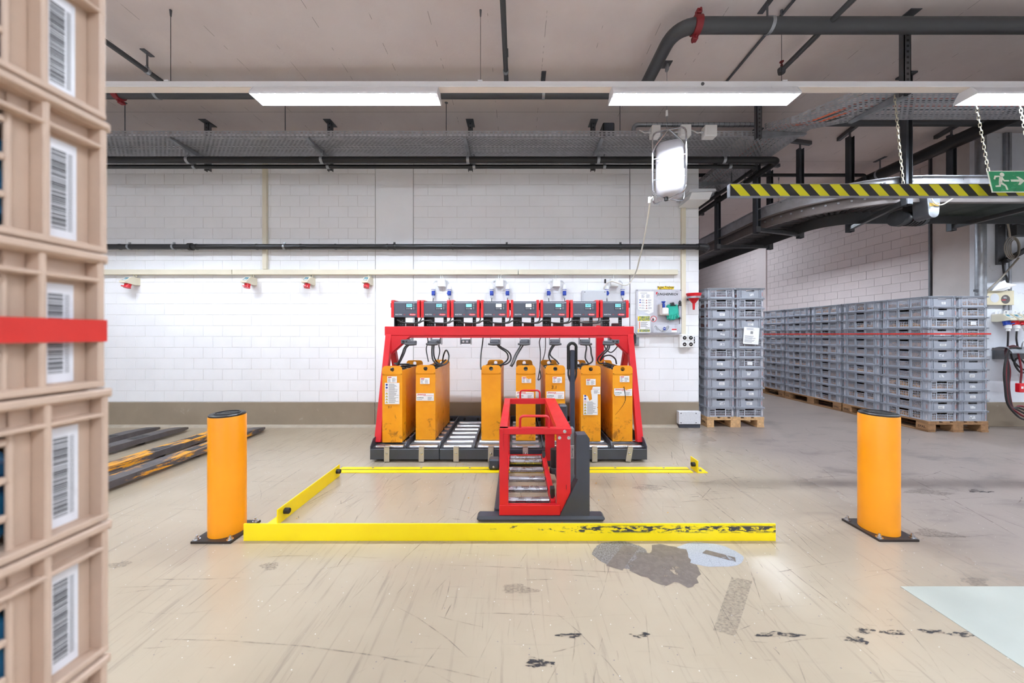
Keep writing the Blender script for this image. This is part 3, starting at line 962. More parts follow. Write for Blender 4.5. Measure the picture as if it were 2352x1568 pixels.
cv_c = (4.50, 4.90)
def arc(r): return [(cv_c[0] - r * math.cos(a), cv_c[1] - r * math.sin(a)) for a in [PI / 2 * i / 14 for i in range(15)]]
Ro, Ri = 1.125, 0.345
outer = [(cv_c[0] - Ro, 14)] + arc(Ro) + [(10.1, cv_c[1] - Ro)]
inner = [(cv_c[0] - Ri, 14)] + arc(Ri) + [(10.1, cv_c[1] - Ri)]
M_rail = pm('conveyor_rail', (186, 188, 194), 0.4, 0.7, var=0.18, vscale=9, rvar=0.15)
M_railu = pm('conveyor_rail_dull', (120, 112, 110), 0.5, 0.5, var=0.12, vscale=8)
cvy = thing('roller_conveyor', 'suspended roller conveyor curving out of the passage to the right', 'conveyor', (5, 4.2, 2.7))
b = MB(); sweep(outer, 0, .008, 2.90, 3.05, b); sweep(outer, -.030, .0, 3.040, 3.050, b); b.build('outer_rail', M_rail, cvy, sm=.5)
b = MB(); sweep(outer, -.035, .008, 2.886, 2.900, b); b.build('outer_flange', M_railu, cvy, sm=.5)
b = MB(); sweep(outer, .05, .058, 2.79, 2.90, b); sweep(outer, .05, .10, 2.785, 2.792, b); b.build('lower_rail', M_railu, cvy, sm=.5)
b = MB(); sweep(inner, -.008, 0, 2.88, 3.05, b); sweep(inner, 0, .03, 3.042, 3.05, b); b.build('inner_rail', M_galvd, cvy, sm=.5)
b = MB(); sweep(inner, -.06, -.05, 2.76, 2.90, b); b.build('lower_rail', M_pgrey, cvy, sm=.5)
M_rold = pm('conveyor_roller', (92, 90, 92), 0.4, 0.6, var=0.1)
rl = []
for i in range(34): y = 4.95 + .115 * i; rl.append(((cv_c[0] - Ro + .06, y), (cv_c[0] - Ri - .06, y)))
for i in range(12):
    a = PI / 2 * (i + .5) / 12
    rl.append(((cv_c[0] - (Ro - .06) * math.cos(a), cv_c[1] - (Ro - .06) * math.sin(a)), (cv_c[0] - (Ri + .06) * math.cos(a), cv_c[1] - (Ri + .06) * math.sin(a))))
for i in range(26): x = 4.56 + .115 * i; rl.append(((x, cv_c[1] - Ro + .06), (x, cv_c[1] - Ri - .06)))
for p, q in rl: MB().cyl((*p, 2.93), (*q, 2.93), .028, n=12).build('roller', M_rold, cvy)
for i in range(15):
    a = PI / 2 * (i + .5) / 15; p = (cv_c[0] - (Ro - .05) * math.cos(a), cv_c[1] - (Ro - .05) * math.sin(a))
    d = Vector((-math.cos(a), -math.sin(a), 0)); MB().cyl(Vector((*p, 2.86)), Vector((*p, 2.86)) + d * .012, .011, n=8).build('bolt', M_galv, cvy)
for px in ((1735, 490), (2057, 417), (2118, 407)):
    a = {1735: 0.12, 2057: 1.22, 2118: 1.45}[px[0]]
    for s in (-1, 1):
        for z in (2.94, 3.0):
            a2 = a + s * .016; p = Vector((cv_c[0] - Ro * math.cos(a2), cv_c[1] - Ro * math.sin(a2), z)); d = Vector((-math.cos(a2), -math.sin(a2), 0))
            MB().cyl(p - d * .002, p + d * .007, .009, n=8).build('bolt', M_galvd, cvy)
M_chan = pm('post_channel', (84, 88, 94), 0.48, 0.55, var=0.15, vscale=5)
pairs = (((3.34, 5.69), (4.21, 5.69)), ((3.34, 4.76), (4.16, 5.02)), ((4.27, 3.745), (4.60, 4.72)), ((5.94, 3.745), (5.94, 4.67)), ((3.34, 8.0), (4.21, 8.0)))
for p, q in pairs:
    for (x, y), near in ((p, True), (q, False)):
        b = MB(); zt = ZC - .02 if near else ZC - .12
        b.box(x - .036, x - .031, y - .03, y + .03, 2.715, zt); b.box(x - .036, x + .036, y + .025, y + .03, 2.715, zt); b.box(x + .031, x + .036, y - .03, y + .03, 2.715, zt)
        b.box(x - .012, x + .012, y - .012, y + .025, 2.80, zt)
        b.build('hanger_post', M_chan, cvy, sm=None)
        if near: MB().box(x - .06, x + .06, y - .06, y + .06, ZC - .02, ZC, .003).build('head_plate', M_chan, cvy, sm=None)
        else:
            MB().cyl((x, y, ZC - .14), (x, y, ZC - .05), .012, n=10).build('threaded_rod', M_galvd, cvy)
            dx = .17 if x < 4.4 else .05
            MB().bar((x - dx, y - (.05 if dx > .1 else .22), ZC - .03), (x + dx, y + (.02 if dx > .1 else .22), ZC - .03), .045, .05).build('ceiling_channel', M_galvd, cvy, sm=None)
        MB().box(x - .03, x + .03, y - .036, y - .030, 2.72, 2.80, .002).build('foot_plate', M_galvd, cvy, sm=None)
    MB().bar((*p, 2.765), (*q, 2.765), .045, .05, c=.004).build('cross_bar', M_pgrey, cvy, sm=None)
MB().box(5.0, 9.9, 3.86, 4.50, 2.86, 2.87).build('belt_pan', pm('belt_green', (34, 46, 40), 0.6), cvy, sm=None)
MB().box(4.86, 9.9, 3.80, 3.86, 2.855, 2.885).build('pan_edge', pm('brown_edge', (98, 76, 66), 0.6), cvy, sm=None)
mo = MB().cyl((4.52, 4.02, 2.66), (4.86, 4.10, 2.68), .075, n=24); mo.cyl((4.44, 4.00, 2.66), (4.52, 4.02, 2.66), .088, n=24); mo.build('drive_motor', M_black, cvy)
for i in range(5): MB().cyl((4.58 + i * .05, 4.03 + i * .012, 2.664 + i * .003), (4.59 + i * .05, 4.033 + i * .012, 2.665 + i * .003), .082, n=24).build('cooling_fin', M_black, cvy)
MB().bar((4.7, 4.06, 2.70), (4.7, 4.06, 2.93), .12, .10, up=(0, 1, 0)).build('motor_mount', M_pgrey, cvy, sm=None)
gx = WX(2143, 3.76)
gp = [(gx - .078, 2.86), (gx + .078, 2.86), (gx + .062, 2.70)] + [(gx + .058 * math.cos(a), 2.665 + .058 * math.sin(a) - .02) for a in [-PI * i / 10 for i in range(11)]] + [(gx - .062, 2.70)]
MB().prism(gp, 'y', 3.752, 3.758).build('guard_plate', M_galv, cvy, sm=.3)
MB().prism(gp, 'y', 3.758, 3.90).build('guard_box', M_galvd, cvy, sm=.3)
MB().box(gx - .05, gx + .055, 3.7505, 3.752, 2.71, 2.745).build('warning_label', pm('old_label', (150, 120, 40), 0.5), cvy, sm=None)
MB().tube(catmull([(gx - .06, 3.74, 2.83), (gx - .03, 3.735, 2.76), (gx + .01, 3.735, 2.725), (gx + .08, 3.735, 2.725), (gx + .2, 3.74, 2.80), (gx + .28, 3.75, 2.87)], 6), .006, 8).build('motor_cable', M_cream, cvy)

# ------------------------------------------------------------------ striped clearance beam on chains, exit sign
BY = 2.98
zt, zb = WZ(423, BY), WZ(450, BY)
x0 = WX(1677, BY)


def mat_hazard():
    k = NT('hazard_stripes')
    p = k.pos(); s = k.xyz(p)
    u = k.math('SUBTRACT', k.math('SUBTRACT', s[0], x0), k.math('MULTIPLY', k.math('SUBTRACT', zt, s[2]), 0.90))
    f = k.math('FRACT', k.math('DIVIDE', k.math('ADD', u, .0), 0.1733))
    st = k.math('LESS_THAN', f, 0.5)
    sc = k.ramp(k.noise(k.mapping(p, scale=(8, 1, 40)), 1, 8, 0.7), 0.70, 0.72)
    c = k.mix(st, rgb(38, 38, 42), rgb(222, 214, 34))
    c = k.mix(k.math('MULTIPLY', sc, k.ramp(s[0], 2.6, 3.6, 0.0, 0.7)), c, rgb(214, 214, 214))
    k.link(c, k.b.inputs['Base Color'])
    k.b.inputs['Roughness'].default_value = 0.38
    k.bump(k.noise(k.mapping(p, scale=(10, 1, 45)), 1, 3, 0.5), 0.15, 0.01)
    return k.m


hz = thing('clearance_beam', 'black and yellow striped clearance beam hanging on chains over the passage', 'beam', (3.4, BY, zb))
MB().box(x0, 6.4, BY, BY + .030, zb, zt).build('striped_board', mat_hazard(), hz, sm=None)
MB().box(x0 - .004, 6.4, BY - .004, BY + .034, zt, zt + .004).build('top_edge', M_galv, hz, sm=None)
MB().box(x0 - .004, 6.4, BY - .004, BY + .034, zb - .006, zb).build('bottom_edge', M_galv, hz, sm=None)
MB().box(x0 - .006, x0, BY - .004, BY + .034, zb, zt).build('end_cap', M_galv, hz, sm=None)
M_chain = pm('chain_zinc', (206, 200, 178), 0.35, 0.8, var=0.1)
lk = MB(); n = 16; pts = []
for i in range(n):
    t_ = 2 * PI * i / n
    pts.append((.0075 * math.cos(t_), 0, (.012 if math.sin(t_) > 0 else -.012) + .0075 * math.sin(t_)))
lk.tube(pts, .0026, 6, closed=True)
LINK = lk.mesh('link', M_chain)


def chain(label, p0, p1):
    p0, p1 = Vector(p0), Vector(p1); d = p1 - p0; N = max(2, int(d.length / .0335))
    t = thing('chain', label, 'chain', p1)
    q = Vector((0, 0, -1)).rotation_difference(d.normalized())
    for i in range(N):
        o = link_mesh('link', LINK, t)
        o.location = p0 + d * ((i + .5) / N) - p1
        o.rotation_mode = 'QUATERNION'
        o.rotation_quaternion = q @ Euler((0, 0, PI / 2 * (i % 2) + .4)).to_quaternion()
    return t


chain('steel chain holding the striped beam from the cable tray', (WX(2083, 3.02), 3.12, 3.49), (WX(2075, BY + .015), BY + .015, zt + .006))
chain('steel chain holding the striped beam near its right end', (6.2, 3.12, 3.49), (6.2, BY + .015, zt + .006))
SD = 2.90
sx, sz = WX(2268, SD), WZ(392, SD)
chain('bright chain holding the corner of the exit sign', (WX(2250, 2.95), 2.98, 3.362), (sx + .012, SD + .002, sz - .006))
chain('bright chain holding the right end of the exit sign', (sx + .385, 2.98, 3.362), (sx + .385, SD + .002, sz - .006))
M_green = pm('sign_green', (32, 152, 100), 0.22, var=0.03)
M_signw = pm('sign_white', (238, 246, 228), 0.3, var=0.02)
sg = thing('exit_sign', 'green emergency exit sign with running figure and arrow', 'sign', (sx, SD, sz))
WL[sg.name] = Vector()
SH, SW = .198, .40
MB().box(0, SW, 0, .004, -SH, 0).build('board', M_signw, sg, sm=None)
MB().box(.008, SW - .008, -.001, 0, -SH + .008, -.008).build('green_field', M_green, sg, sm=None)
k_ = SH / 380.0          # local units of the traced pictogram
def sp(x, y): return ((x - 1765) * k_, -(y - 88) * k_)
fig = MB()
hd = sp(1985, 158); fig.prism([(hd[0] + .019 * math.cos(i * PI / 8), hd[1] + .019 * math.sin(i * PI / 8)) for i in range(16)], 'y', -.002, -.001)
for poly in ([(1935, 185), (1990, 205), (1955, 300), (1905, 285)], [(1945, 178), (1950, 200), (1875, 205), (1855, 245), (1832, 236), (1860, 176)],
             [(1985, 215), (2005, 255), (2075, 255), (2075, 278), (1990, 278), (1970, 245)], [(1905, 280), (1950, 290), (2015, 345), (2030, 425), (2003, 428), (1990, 360), (1935, 325)],
             [(1905, 280), (1940, 300), (1925, 350), (1915, 372), (1838, 376), (1836, 350), (1895, 345)]):
    fig.prism([sp(*p) for p in poly], 'y', -.002, -.001)
fig.build('running_figure', M_signw, sg, sm=None)
MB().prism([sp(*p) for p in ((2105, 245), (2245, 245), (2205, 195), (2245, 195), (2330, 265), (2245, 338), (2205, 338), (2245, 283), (2105, 283))], 'y', -.002, -.001).build('arrow', M_signw, sg, sm=None)
MB().prism([sp(*p) for p in ((2365, 130), (2480, 130), (2480, 430), (2365, 430))], 'y', -.002, -.001).build('door_symbol', M_signw, sg, sm=None)
sg.rotation_euler = (-math.atan2(.03, .198), 0, 0)

# ------------------------------------------------------------------ battery charging rack
BX0, BX1, BYF, BYB = -1.496, 1.320, 3.47, 4.64
LW = (BX1 - BX0) / 8
rack = thing('charging_rack', 'red and anthracite battery charging rack with roller lanes along the white wall', 'rack', ((BX0 + BX1) / 2, (BYF + BYB) / 2, 0))
for i in range(4):
    a = BX0 + 2 * LW * i
    MB().box(a + .002, a + 2 * LW - .002, BYF, BYF + .05, .028, .136, .004).build('front_beam', M_anth, rack, sm=None)
    MB().box(a + .002, a + 2 * LW - .002, BYB - .05, BYB, .028, .20, .004).build('rear_beam', M_anth, rack, sm=None)
ROLL = MB().cyl((-.142, 0, 0), (.142, 0, 0), .022, n=16).mesh('roller', M_chrome)
M_deck = pm('deck_coat', (92, 92, 95), 0.45, var=0.06, vscale=12)
for i in range(8):
    a = BX0 + LW * i
    MB().box(a + .006, a + LW - .006, BYF + .02, BYB - .05, .126, .136).build('lane_deck', M_deck, rack, sm=None)
    for j in range(7):
        o = link_mesh('roller', ROLL, rack); o.location = Vector((a + LW / 2, BYF + .075 + .158 * j, .133)) - WL[rack.name]
    for s in (-.09, .09): MB().cyl((a + LW / 2 + s, BYB - .075, .165), (a + LW / 2 + s, BYB - .05, .165), .016, n=12).build('buffer', M_rubber, rack)
    if i:
        MB().prism([(BYF + .015, .136), (BYF + .015, .165), (BYF + .06, .195), (BYB - .05, .195), (BYB - .05, .136)], 'x', a - .005, a + .005).build('lane_divider', M_anth, rack, sm=None)
    x = a + LW / 2 - .005
    Ml = Matrix.Translation((x, 0, .085)) @ Matrix.Rotation(0.16 if i == 7 else (0.02 if i in (1, 3) else 0), 4, 'Y') @ Matrix.Translation((-x, 0, -.085))
    b = MB(); b.box(x - .027, x + .027, BYF - .008, BYF - .002, .008, .160, .002, Ml); b.box(x - .027, x + .027, BYF - .008, BYF + .03, .154, .160, .002, Ml)
    b.build('lane_latch', pm('latch_zinc', (186, 178, 164), 0.45, 0.35, var=0.1), rack, sm=None)
    MB().lathe([(.014, 0), (.014, -.004), (.009, -.005), (.009, -.013), (.005, -.016)], (x, BYF - .008, .092), 10, 'y').build('bolt', M_chrome, rack)
for x, s in ((BX0, 1), (BX1, -1)):
    MB().prism([(BYF, .028), (BYF, .165), (BYF + .07, .225), (BYB, .225), (BYB, .028)], 'x', x, x + s * .006).build('side_plate', M_anth, rack, sm=None)
    MB().lathe([(.008, 0), (.008, -.008)], (x + s * .012, BYF + .15, .19), 8, 'x').build('bolt', M_chrome, rack)
    for yy in (BYF + .12, BYB - .12): MB().cyl((x + s * .1, yy, 0), (x + s * .1, yy, .03), .03, n=14).build('levelling_foot', M_rubber, rack)
for xx in (-.79, -.09, .61):
    for yy in (BYF + .12, BYB - .12): MB().cyl((xx, yy, 0), (xx, yy, .03), .03, n=14).build('levelling_foot', M_rubber, rack)
MB().box(-1.505, 1.325, 3.87, 3.97, 1.287, 1.392, .006).build('top_beam', M_red, rack, sm=None)
for x, s in ((-1.462, 1), (1.285, -1)):
    MB().bar((x, 3.905, 1.30), (x - s * .012, 3.62, .16), .066, .07, up=(0, 1, 0), c=.005).build('front_leg', M_red, rack, sm=None)
    MB().bar((x, 3.935, 1.30), (x - s * .012, 4.50, .16), .066, .07, up=(0, 1, 0), c=.005).build('rear_leg', M_red, rack, sm=None)
    MB().prism([(x + s * .03, 1.287), (x + s * .25, 1.287), (x + s * .03, 1.085)], 'y', 3.868, 3.876).build('gusset', M_red, rack, sm=None)
    MB().bar((x + s * .235, 3.90, 1.287), (x + s * .02, 3.90, 1.09), .05, .02, up=(0, 1, 0)).build('brace', M_red, rack, sm=None)
    MB().prism([(3.86, 1.287), (3.98, 1.287), (4.03, 1.12), (3.98, 1.10), (3.93, 1.16), (3.88, 1.10), (3.83, 1.12)], 'x', x - .012, x + .012).build('leg_web', M_red, rack, sm=None)
MB().box(1.045, 1.145, 4.50, 4.56, .20, 1.42, .005).build('rear_column', M_red, rack, sm=None)
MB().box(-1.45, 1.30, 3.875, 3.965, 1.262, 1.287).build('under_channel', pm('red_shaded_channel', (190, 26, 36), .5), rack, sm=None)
ch_x = [(-1.433 + .3395 * i) for i in range(8)]
for i, x in enumerate(ch_x):
    c = x + .165
    b = MB(); b.box(c - .062, c - .056, 3.885, 3.955, 1.185, 1.287); b.box(c + .056, c + .062, 3.885, 3.955, 1.185, 1.287); b.box(c - .062, c + .062, 3.885, 3.955, 1.268, 1.274)
    b.build('plug_holder', M_galv, rack, sm=None)
    MB().box(c - .052, c + .052, 3.865, 3.945, 1.195, 1.245, .006).build('socket_block', pm('plug_grey', (88, 90, 96), .5), rack, sm=None)
    for s in (-.022, .022): MB().cyl((c + s, 3.862, 1.22), (c + s, 3.872, 1.22), .012, n=10).build('contact', M_chrome if i == 2 else M_black, rack)

# ------------------------------------------------------------------ chargers
M_slate = pm('charger_slate', (74, 80, 92), 0.38, var=0.05, vscale=8)
M_panel = pm('charger_panel', (58, 62, 72), 0.4, var=0.03)
M_chred = pm('charger_red', (206, 26, 32), 0.38, var=0.04)
M_lcdt = emit('lcd_teal', (118, 196, 206), 0.55)
M_lcdw = emit('lcd_white', (236, 240, 240), 0.9)
M_lcdd = pm('lcd_digit', (18, 60, 74), 0.5)


def make_charger(digits, white):
    t = thing('battery_charger', 'x', 'battery charger', (0, 0, 0), 'battery chargers on the red beam')
    W, H, D = .325, .200, .175
    MB().box(.026, W - .026, .004, D, .008, H - .012, .006).build('body', M_slate, t, sm=None)
    MB().box(.030, W - .030, .000, .004, .010, H - .030).build('front_panel', M_slate, t, sm=None)
    MB().prism([(0.0, H - .030), (.0, H - .026), (.02, H - .011), (.03, H - .011), (.03, H - .03)], 'x', .030, W - .030).build('top_trim', M_chrome, t, sm=None)
    for s in (0, 1):
        xa = 0 if s == 0 else W - .030
        f = MB().prism([(-.006, .004), (-.006, H - .012), (.006, H + .004), (D - .01, H + .004), (D, H - .01), (D, .004)], 'x', xa, xa + .030)
        f = f.build('side_frame', M_chred, t, sm=None)
        v = MB(); xs = -.0012 if s == 0 else W
        for k in range(8): v.box(xs, xs + .0012, .02, D - .04, .018 + .0125 * k, .024 + .0125 * k)
        v.build('vents', M_black, f, sm=None)['kind'] = 'stuff'
        MB().box(xs - .02 if s == 0 else xs, xs + .001 if s == 0 else xs + .022, .03, D - .05, .118, .172, .003).build('plug', M_black, t, sm=None)
    MB().box(.160, W - .042, -.0012, 0, .086, H - .038).build('control_panel', M_panel, t, sm=None)
    l = MB().box(.172, .236, -.0022, -.001, .122, .158).build('display', M_lcdw if white else M_lcdt, t, sm=None)
    if digits: text(digits, .030, M_lcdd, l, (.204, -.0024, .1295), name='digits', align='CENTER', bold=.01)
    for k in range(4):
        MB().box(.172 + .017 * k, .184 + .017 * k, -.0026, -.001, .098, .110, .0006).build('button', M_wplast if k == 3 else M_inkg, t, sm=None)
        MB().box(.252, .258, -.002, -.001, .100 + .018 * k, .106 + .018 * k).build('indicator', M_wplast, t, sm=None)
        MB().box(.262, .272, -.002, -.001, .101 + .018 * k, .106 + .018 * k).build('indicator', M_inkg, t, sm=None)
    text('SELECTIVA', .0165, M_wplast, t, (.044, -.0012, .032), bold=.012)
    text('4.0', .0165, M_chred, t, (.139, -.0012, .032), bold=.012)
    n = 20
    lg = MB().prism([(.242 + .042 * math.cos(2 * PI * i / n), .037 + .0125 * math.sin(2 * PI * i / n)) for i in range(n)], 'y', -.0016, -.0002).build('logo', M_redp, t, sm=None)
    text('Fronius', .0195, M_wplast, lg, (.242, -.0020, .0315), align='CENTER', shear=.25, bold=.012)
    # stand of perforated black steel down to the beam
    st = MB(); z0 = -.098
    st.box(.028, .034, .01, .10, z0, .008); st.box(.034, .13, .092, .098, z0, .008); st.box(.235, .275, .092, .098, z0, .008); st.box(.03, .28, .01, .10, z0, z0 + .004)
    st = st.build('stand', M_black, t, sm=None)
    for k in range(4): MB().box(.042 + .024 * k, .056 + .024 * k, .0915, .0922, -.03 - .022 * (k % 2), -.022 - .022 * (k % 2)).build('slot', M_inkg, st, sm=None)
    for k in range(3): MB().box(.042 + .024 * k, .056 + .024 * k, .0915, .0922, -.082, -.072).build('slot', M_inkg, st, sm=None)
    for k in range(3): MB().box(.24, .27, .0915, .0922, -.034 - .024 * k, -.026 - .024 * k).build('slot', M_inkg, st, sm=None)
    MB().box(.15, .235, .05, .085, z0 + .004, -.060, .003).build('relay_box', pm('oxide_box', (88, 44, 46), .5), t, sm=None)
    return t


digs = ['2701', '2372', '', '', '', '', '1870', '3125']
chl = ['leftmost battery charger, display reading 2701', 'second battery charger from the left, display reading 2372', 'battery charger over the empty roller lane, blank blue display',
       'fourth battery charger from the left, blank white display', 'fifth battery charger from the left, blank white display', 'sixth battery charger from the left, blank blue display',
       'battery charger left of the last one, display reading 1870', 'rightmost battery charger on the red beam']
for i in range(8):
    t = make_charger(digs[i], i in (3, 4)); t['label'] = chl[i]
    t.location = (ch_x[i], 3.885, 1.392 + .098)


# ------------------------------------------------------------------ batteries
def mat_batt():
    k = NT('battery_case')
    p = k.coord().outputs['Object']
    pw = k.pos()
    c = k.mix(k.ramp(k.noise(pw, 3.0, 5, .6), .3, .7), rgb(234, 150, 14), rgb(246, 166, 22))
    s = k.xyz(p)
    dn = k.noise(pw, 9, 9, .75, .6)
    low = k.ramp(s[2], .5, .02, .0, .16)
    c = k.mix(k.ramp(k.math('ADD', dn, low), .66, .78, 0, .7), c, rgb(128, 70, 18))
    sc = k.noise(k.mapping(pw, scale=(1, 14, 60), rot=(0.5, 0, 0)), 1, 6, .7)
    c = k.mix(k.ramp(sc, .72, .76, 0, .6), c, rgb(96, 52, 18))
    chip = k.ramp(k.noise(pw, 60, 5, .7), .74, .77)
    c = k.mix(k.math('MULTIPLY', chip, .85), c, rgb(40, 32, 28))
    k.link(c, k.b.inputs['Base Color'])
    k.link(k.ramp(dn, .3, .7, .34, .5), k.b.inputs['Roughness'])
    return k.m


M_batt = mat_batt()
BW, BL, BH = .106, .79, .765


def ear(b, y, th, z0, z1, cut, hole=.022, hz=None):
    """flat plate with chamfered top corners and a round hole"""
    hz = hz or z1 - .038
    n = 32; out = []; inn = []
    poly = [(-BW, z0), (BW, z0), (BW, z1 - cut), (BW - cut, z1), (-BW + cut, z1), (-BW, z1 - cut)]
    for i in range(n):
        a = 2 * PI * i / n; d = (math.cos(a), math.sin(a)); best = 9
        for j in range(6):
            (ax, az), (bx, bz) = poly[j], poly[(j + 1) % 6]
            az -= hz; bz -= hz
            ex, ez = bx - ax, bz - az
            det = d[0] * ez - d[1] * ex
            if abs(det) < 1e-9: continue
            tt = (ax * ez - az * ex) / det; uu = (ax * d[1] - az * d[0]) / det
            if tt > 0 and -1e-6 <= uu <= 1 + 1e-6: best = min(best, tt)
        out.append((d[0] * best, hz + d[1] * best)); inn.append((d[0] * hole, hz + d[1] * hole))
    vs_ = [(u, y, z) for u, z in out] + [(u, y, z) for u, z in inn] + [(u, y + th, z) for u, z in out] + [(u, y + th, z) for u, z in inn]
    fs = []
    for i in range(n):
        j = (i + 1) % n
        fs += [(i, j, n + j, n + i), (2 * n + j, 2 * n + i, 3 * n + i, 3 * n + j), (n + i, n + j, 3 * n + j, 3 * n + i), (j, i, 2 * n + i, 2 * n + j)]
    b.add(vs_, fs)


M_sheet = M_paper


def lines(parent, x0, x1, z0, z1, n, mat, seed, y=-.0052):
    r = random.Random(seed); b = MB(); h = (z1 - z0) / n
    for i in range(n):
        zz = z1 - h * (i + .7); e = x0 + (x1 - x0) * r.uniform(.55, 1.0)
        b.box(x0, e, y - .0003, y, zz, zz + h * .42)
    o = b.build('text_lines', mat, parent, sm=None); o['kind'] = 'stuff'
    return o


def sticker(t, pts, y=-.0045, mat=None):
    return MB().prism(pts, 'y', y - .0006, y).build('sticker', mat or M_sheet, t, sm=None)


def small_plate(t, cx, cz, torn=False):
    w, h = .051, .033
    pts = [(cx - w, cz - h), (cx + w, cz - h), (cx + w, cz + h), (cx - w, cz + h)]
    if torn: pts = [(cx - w, cz - h), (cx + w, cz - h), (cx + w, cz + h * .4), (cx + .02, cz + h * .2), (cx + .004, cz + h * .55), (cx - .004, cz - .006), (cx - .002, cz + h), (cx - w, cz + h)]
    s = sticker(t, pts)
    MB().box(cx - w + .008, cx - .006, -.0055, -.005, cz + h - .014, cz + h - .006).build('red_print', M_redp, s, sm=None)
    lines(s, cx - w + .008, cx - .010, cz - h + .004, cz + h - .016, 5, M_inkg, int(cx * 999) + 3)
    lines(s, cx + .000, cx + w - .008, cz - h + .004, cz + (h * .2 if torn else h - .016), 5, M_inkg, int(cx * 999) + 8)


def company(t, cx, cz, kind=0):
    w, h = .096, .040
    pts = [(cx - w, cz - h), (cx + w, cz - h), (cx + w, cz + h), (cx - w, cz + h)]
    if kind == 1: pts = [(cx - w + .02, cz - h), (cx + w, cz - h), (cx + w, cz + h * .8), (cx - w, cz + h), (cx - w, cz - h * .4)]
    if kind == 2: pts = [(cx + .0, cz - h), (cx + w, cz - h), (cx + w, cz + h), (cx + .018, cz + h), (cx + .008, cz + h * .3), (cx - .004, cz)]
    if kind == 3: pts = [(cx - w + .014, cz - h), (cx + w, cz - h), (cx + w, cz + h * .9), (cx + .06, cz + h * .75), (cx + .03, cz + h * .5), (cx + .012, cz + h), (cx - w, cz + h), (cx - w, cz - h * .5)]
    s = sticker(t, pts)
    if kind != 2:
        text('ZINNOCK', .020, M_redp, s, (cx - w + .010, -.0053, cz + .019), shear=.25, bold=.03)
        text('HOPPECKE', .0145, pm('print_green', (20, 90, 76), .6), s, (cx - w + .018, -.0053, cz - .013), bold=.03, sx=.86)
        MB().box(cx - w + .007, cx - w + .015, -.0054, -.005, cz - .013, cz - .006).build('green_mark', MATS['print_green'], s, sm=None)
        lines(s, cx - w + .008, cx - .020, cz - .031, cz - .022, 1, M_inkg, 5)
    MB().box(cx - .018, cx + w - .006, -.0054, -.005, cz + .014, cz + .0165).build('red_line', M_redp, s, sm=None)
    lines(s, cx + .028, cx + w - .006, cz - .034, cz + .002, 5, M_inkg, 9)


def safety(t, cx, cz, torn=False):
    w, h = .077, .112
    pts = [(cx - w, cz - h), (cx + w, cz - h), (cx + w, cz + h), (cx - w, cz + h)]
    if torn: pts = [(cx - w, cz - h), (cx + w, cz - h), (cx + w, cz - h * .35), (cx + w * .88, cz - h * .3), (cx + w, cz - h * .2), (cx + w, cz + h), (cx + .010, cz + h), (cx + .016, cz + h * .5), (cx - .012, cz + h * .36), (cx - .03, cz + h * .8), (cx - w, cz + h * .95)]
    s = sticker(t, pts)
    for i in range(7):
        zz = cz + h - .020 - .0305 * i; x = cx - w + .020; y = -.0056
        if i < 2:
            MB().prism([(x + .011 * math.cos(k * PI / 8), zz + .011 * math.sin(k * PI / 8)) for k in range(16)], 'y', y, -.005).build('blue_symbol', M_blue, s, sm=None)
        elif i == 2:
            b = MB(); b.tube([(x + .010 * math.cos(k * PI / 8), y, zz + .010 * math.sin(k * PI / 8)) for k in range(16)], .0011, 4, closed=True); b.bar((x - .007, y, zz + .007), (x + .007, y, zz - .007), .002, .001)
            b.build('red_symbol', M_redp, s, sm=None)
        else:
            p = MB().prism([(x - .013, zz - .010), (x + .013, zz - .010), (x, zz + .012)], 'y', y, -.005).build('warning_symbol', M_ink, s, sm=None)
            MB().prism([(x - .0085, zz - .0075), (x + .0085, zz - .0075), (x, zz + .007)], 'y', y - .0006, y).build('yellow_field', M_signy, p, sm=None)
    lines(s, cx - w + .040, cx + w - .008, cz - h + .008, cz + (h * .3 if torn else h - .008), 18 if torn else 26, M_inkg, 31)


def make_battery(label, x, y, seed):
    t = thing('traction_battery', label, 'battery', (0, 0, 0), 'yellow traction batteries on the rack')
    b = MB()
    b.box(-BW, BW, 0, .004, 0, .715); b.box(-BW, BW, BL - .004, BL, 0, .715)
    ear(b, -.004, .004, .722, .812, .024); ear(b, BL, .004, .722, .812, .024)
    b.add([(-BW, 0, .708), (BW, 0, .708), (BW, -.004, .724), (-BW, -.004, .724)], [(0, 1, 2, 3)])
    b.box(-BW, -BW + .004, .004, BL - .004, 0, BH); b.box(BW - .004, BW, .004, BL - .004, 0, BH)
    b.box(-BW, BW, .004, BL - .004, 0, .006)
    b.build('case', M_batt, t, sm=None)
    r = random.Random(seed)
    c = MB().box(-BW + .006, BW - .006, .006, BL - .006, .55, .735); c.build('cell_block', M_black, t, sm=None)
    for k in range(6):
        for s in (-.05, .05):
            MB().lathe([(.020, 0), (.020, .010), (.014, .014)], (s, .07 + .13 * k, .735), 12).build('cell_cap', M_gplast if (k + seed) % 4 == 0 else M_black, t)
    for k in range(3):
        a = .05 + .2 * k
        pts = [(-.07 + .03 * k, a, .75), (-.02, a + .10, .765 + r.random() * .012), (.05, a + .22, .755), (.03 - .02 * k, a + .32, .75)]
        MB().tube(catmull(pts, 5), .010, 8).build('cell_connector', M_cable, t)
    t.location = (x, y, .156)
    return t


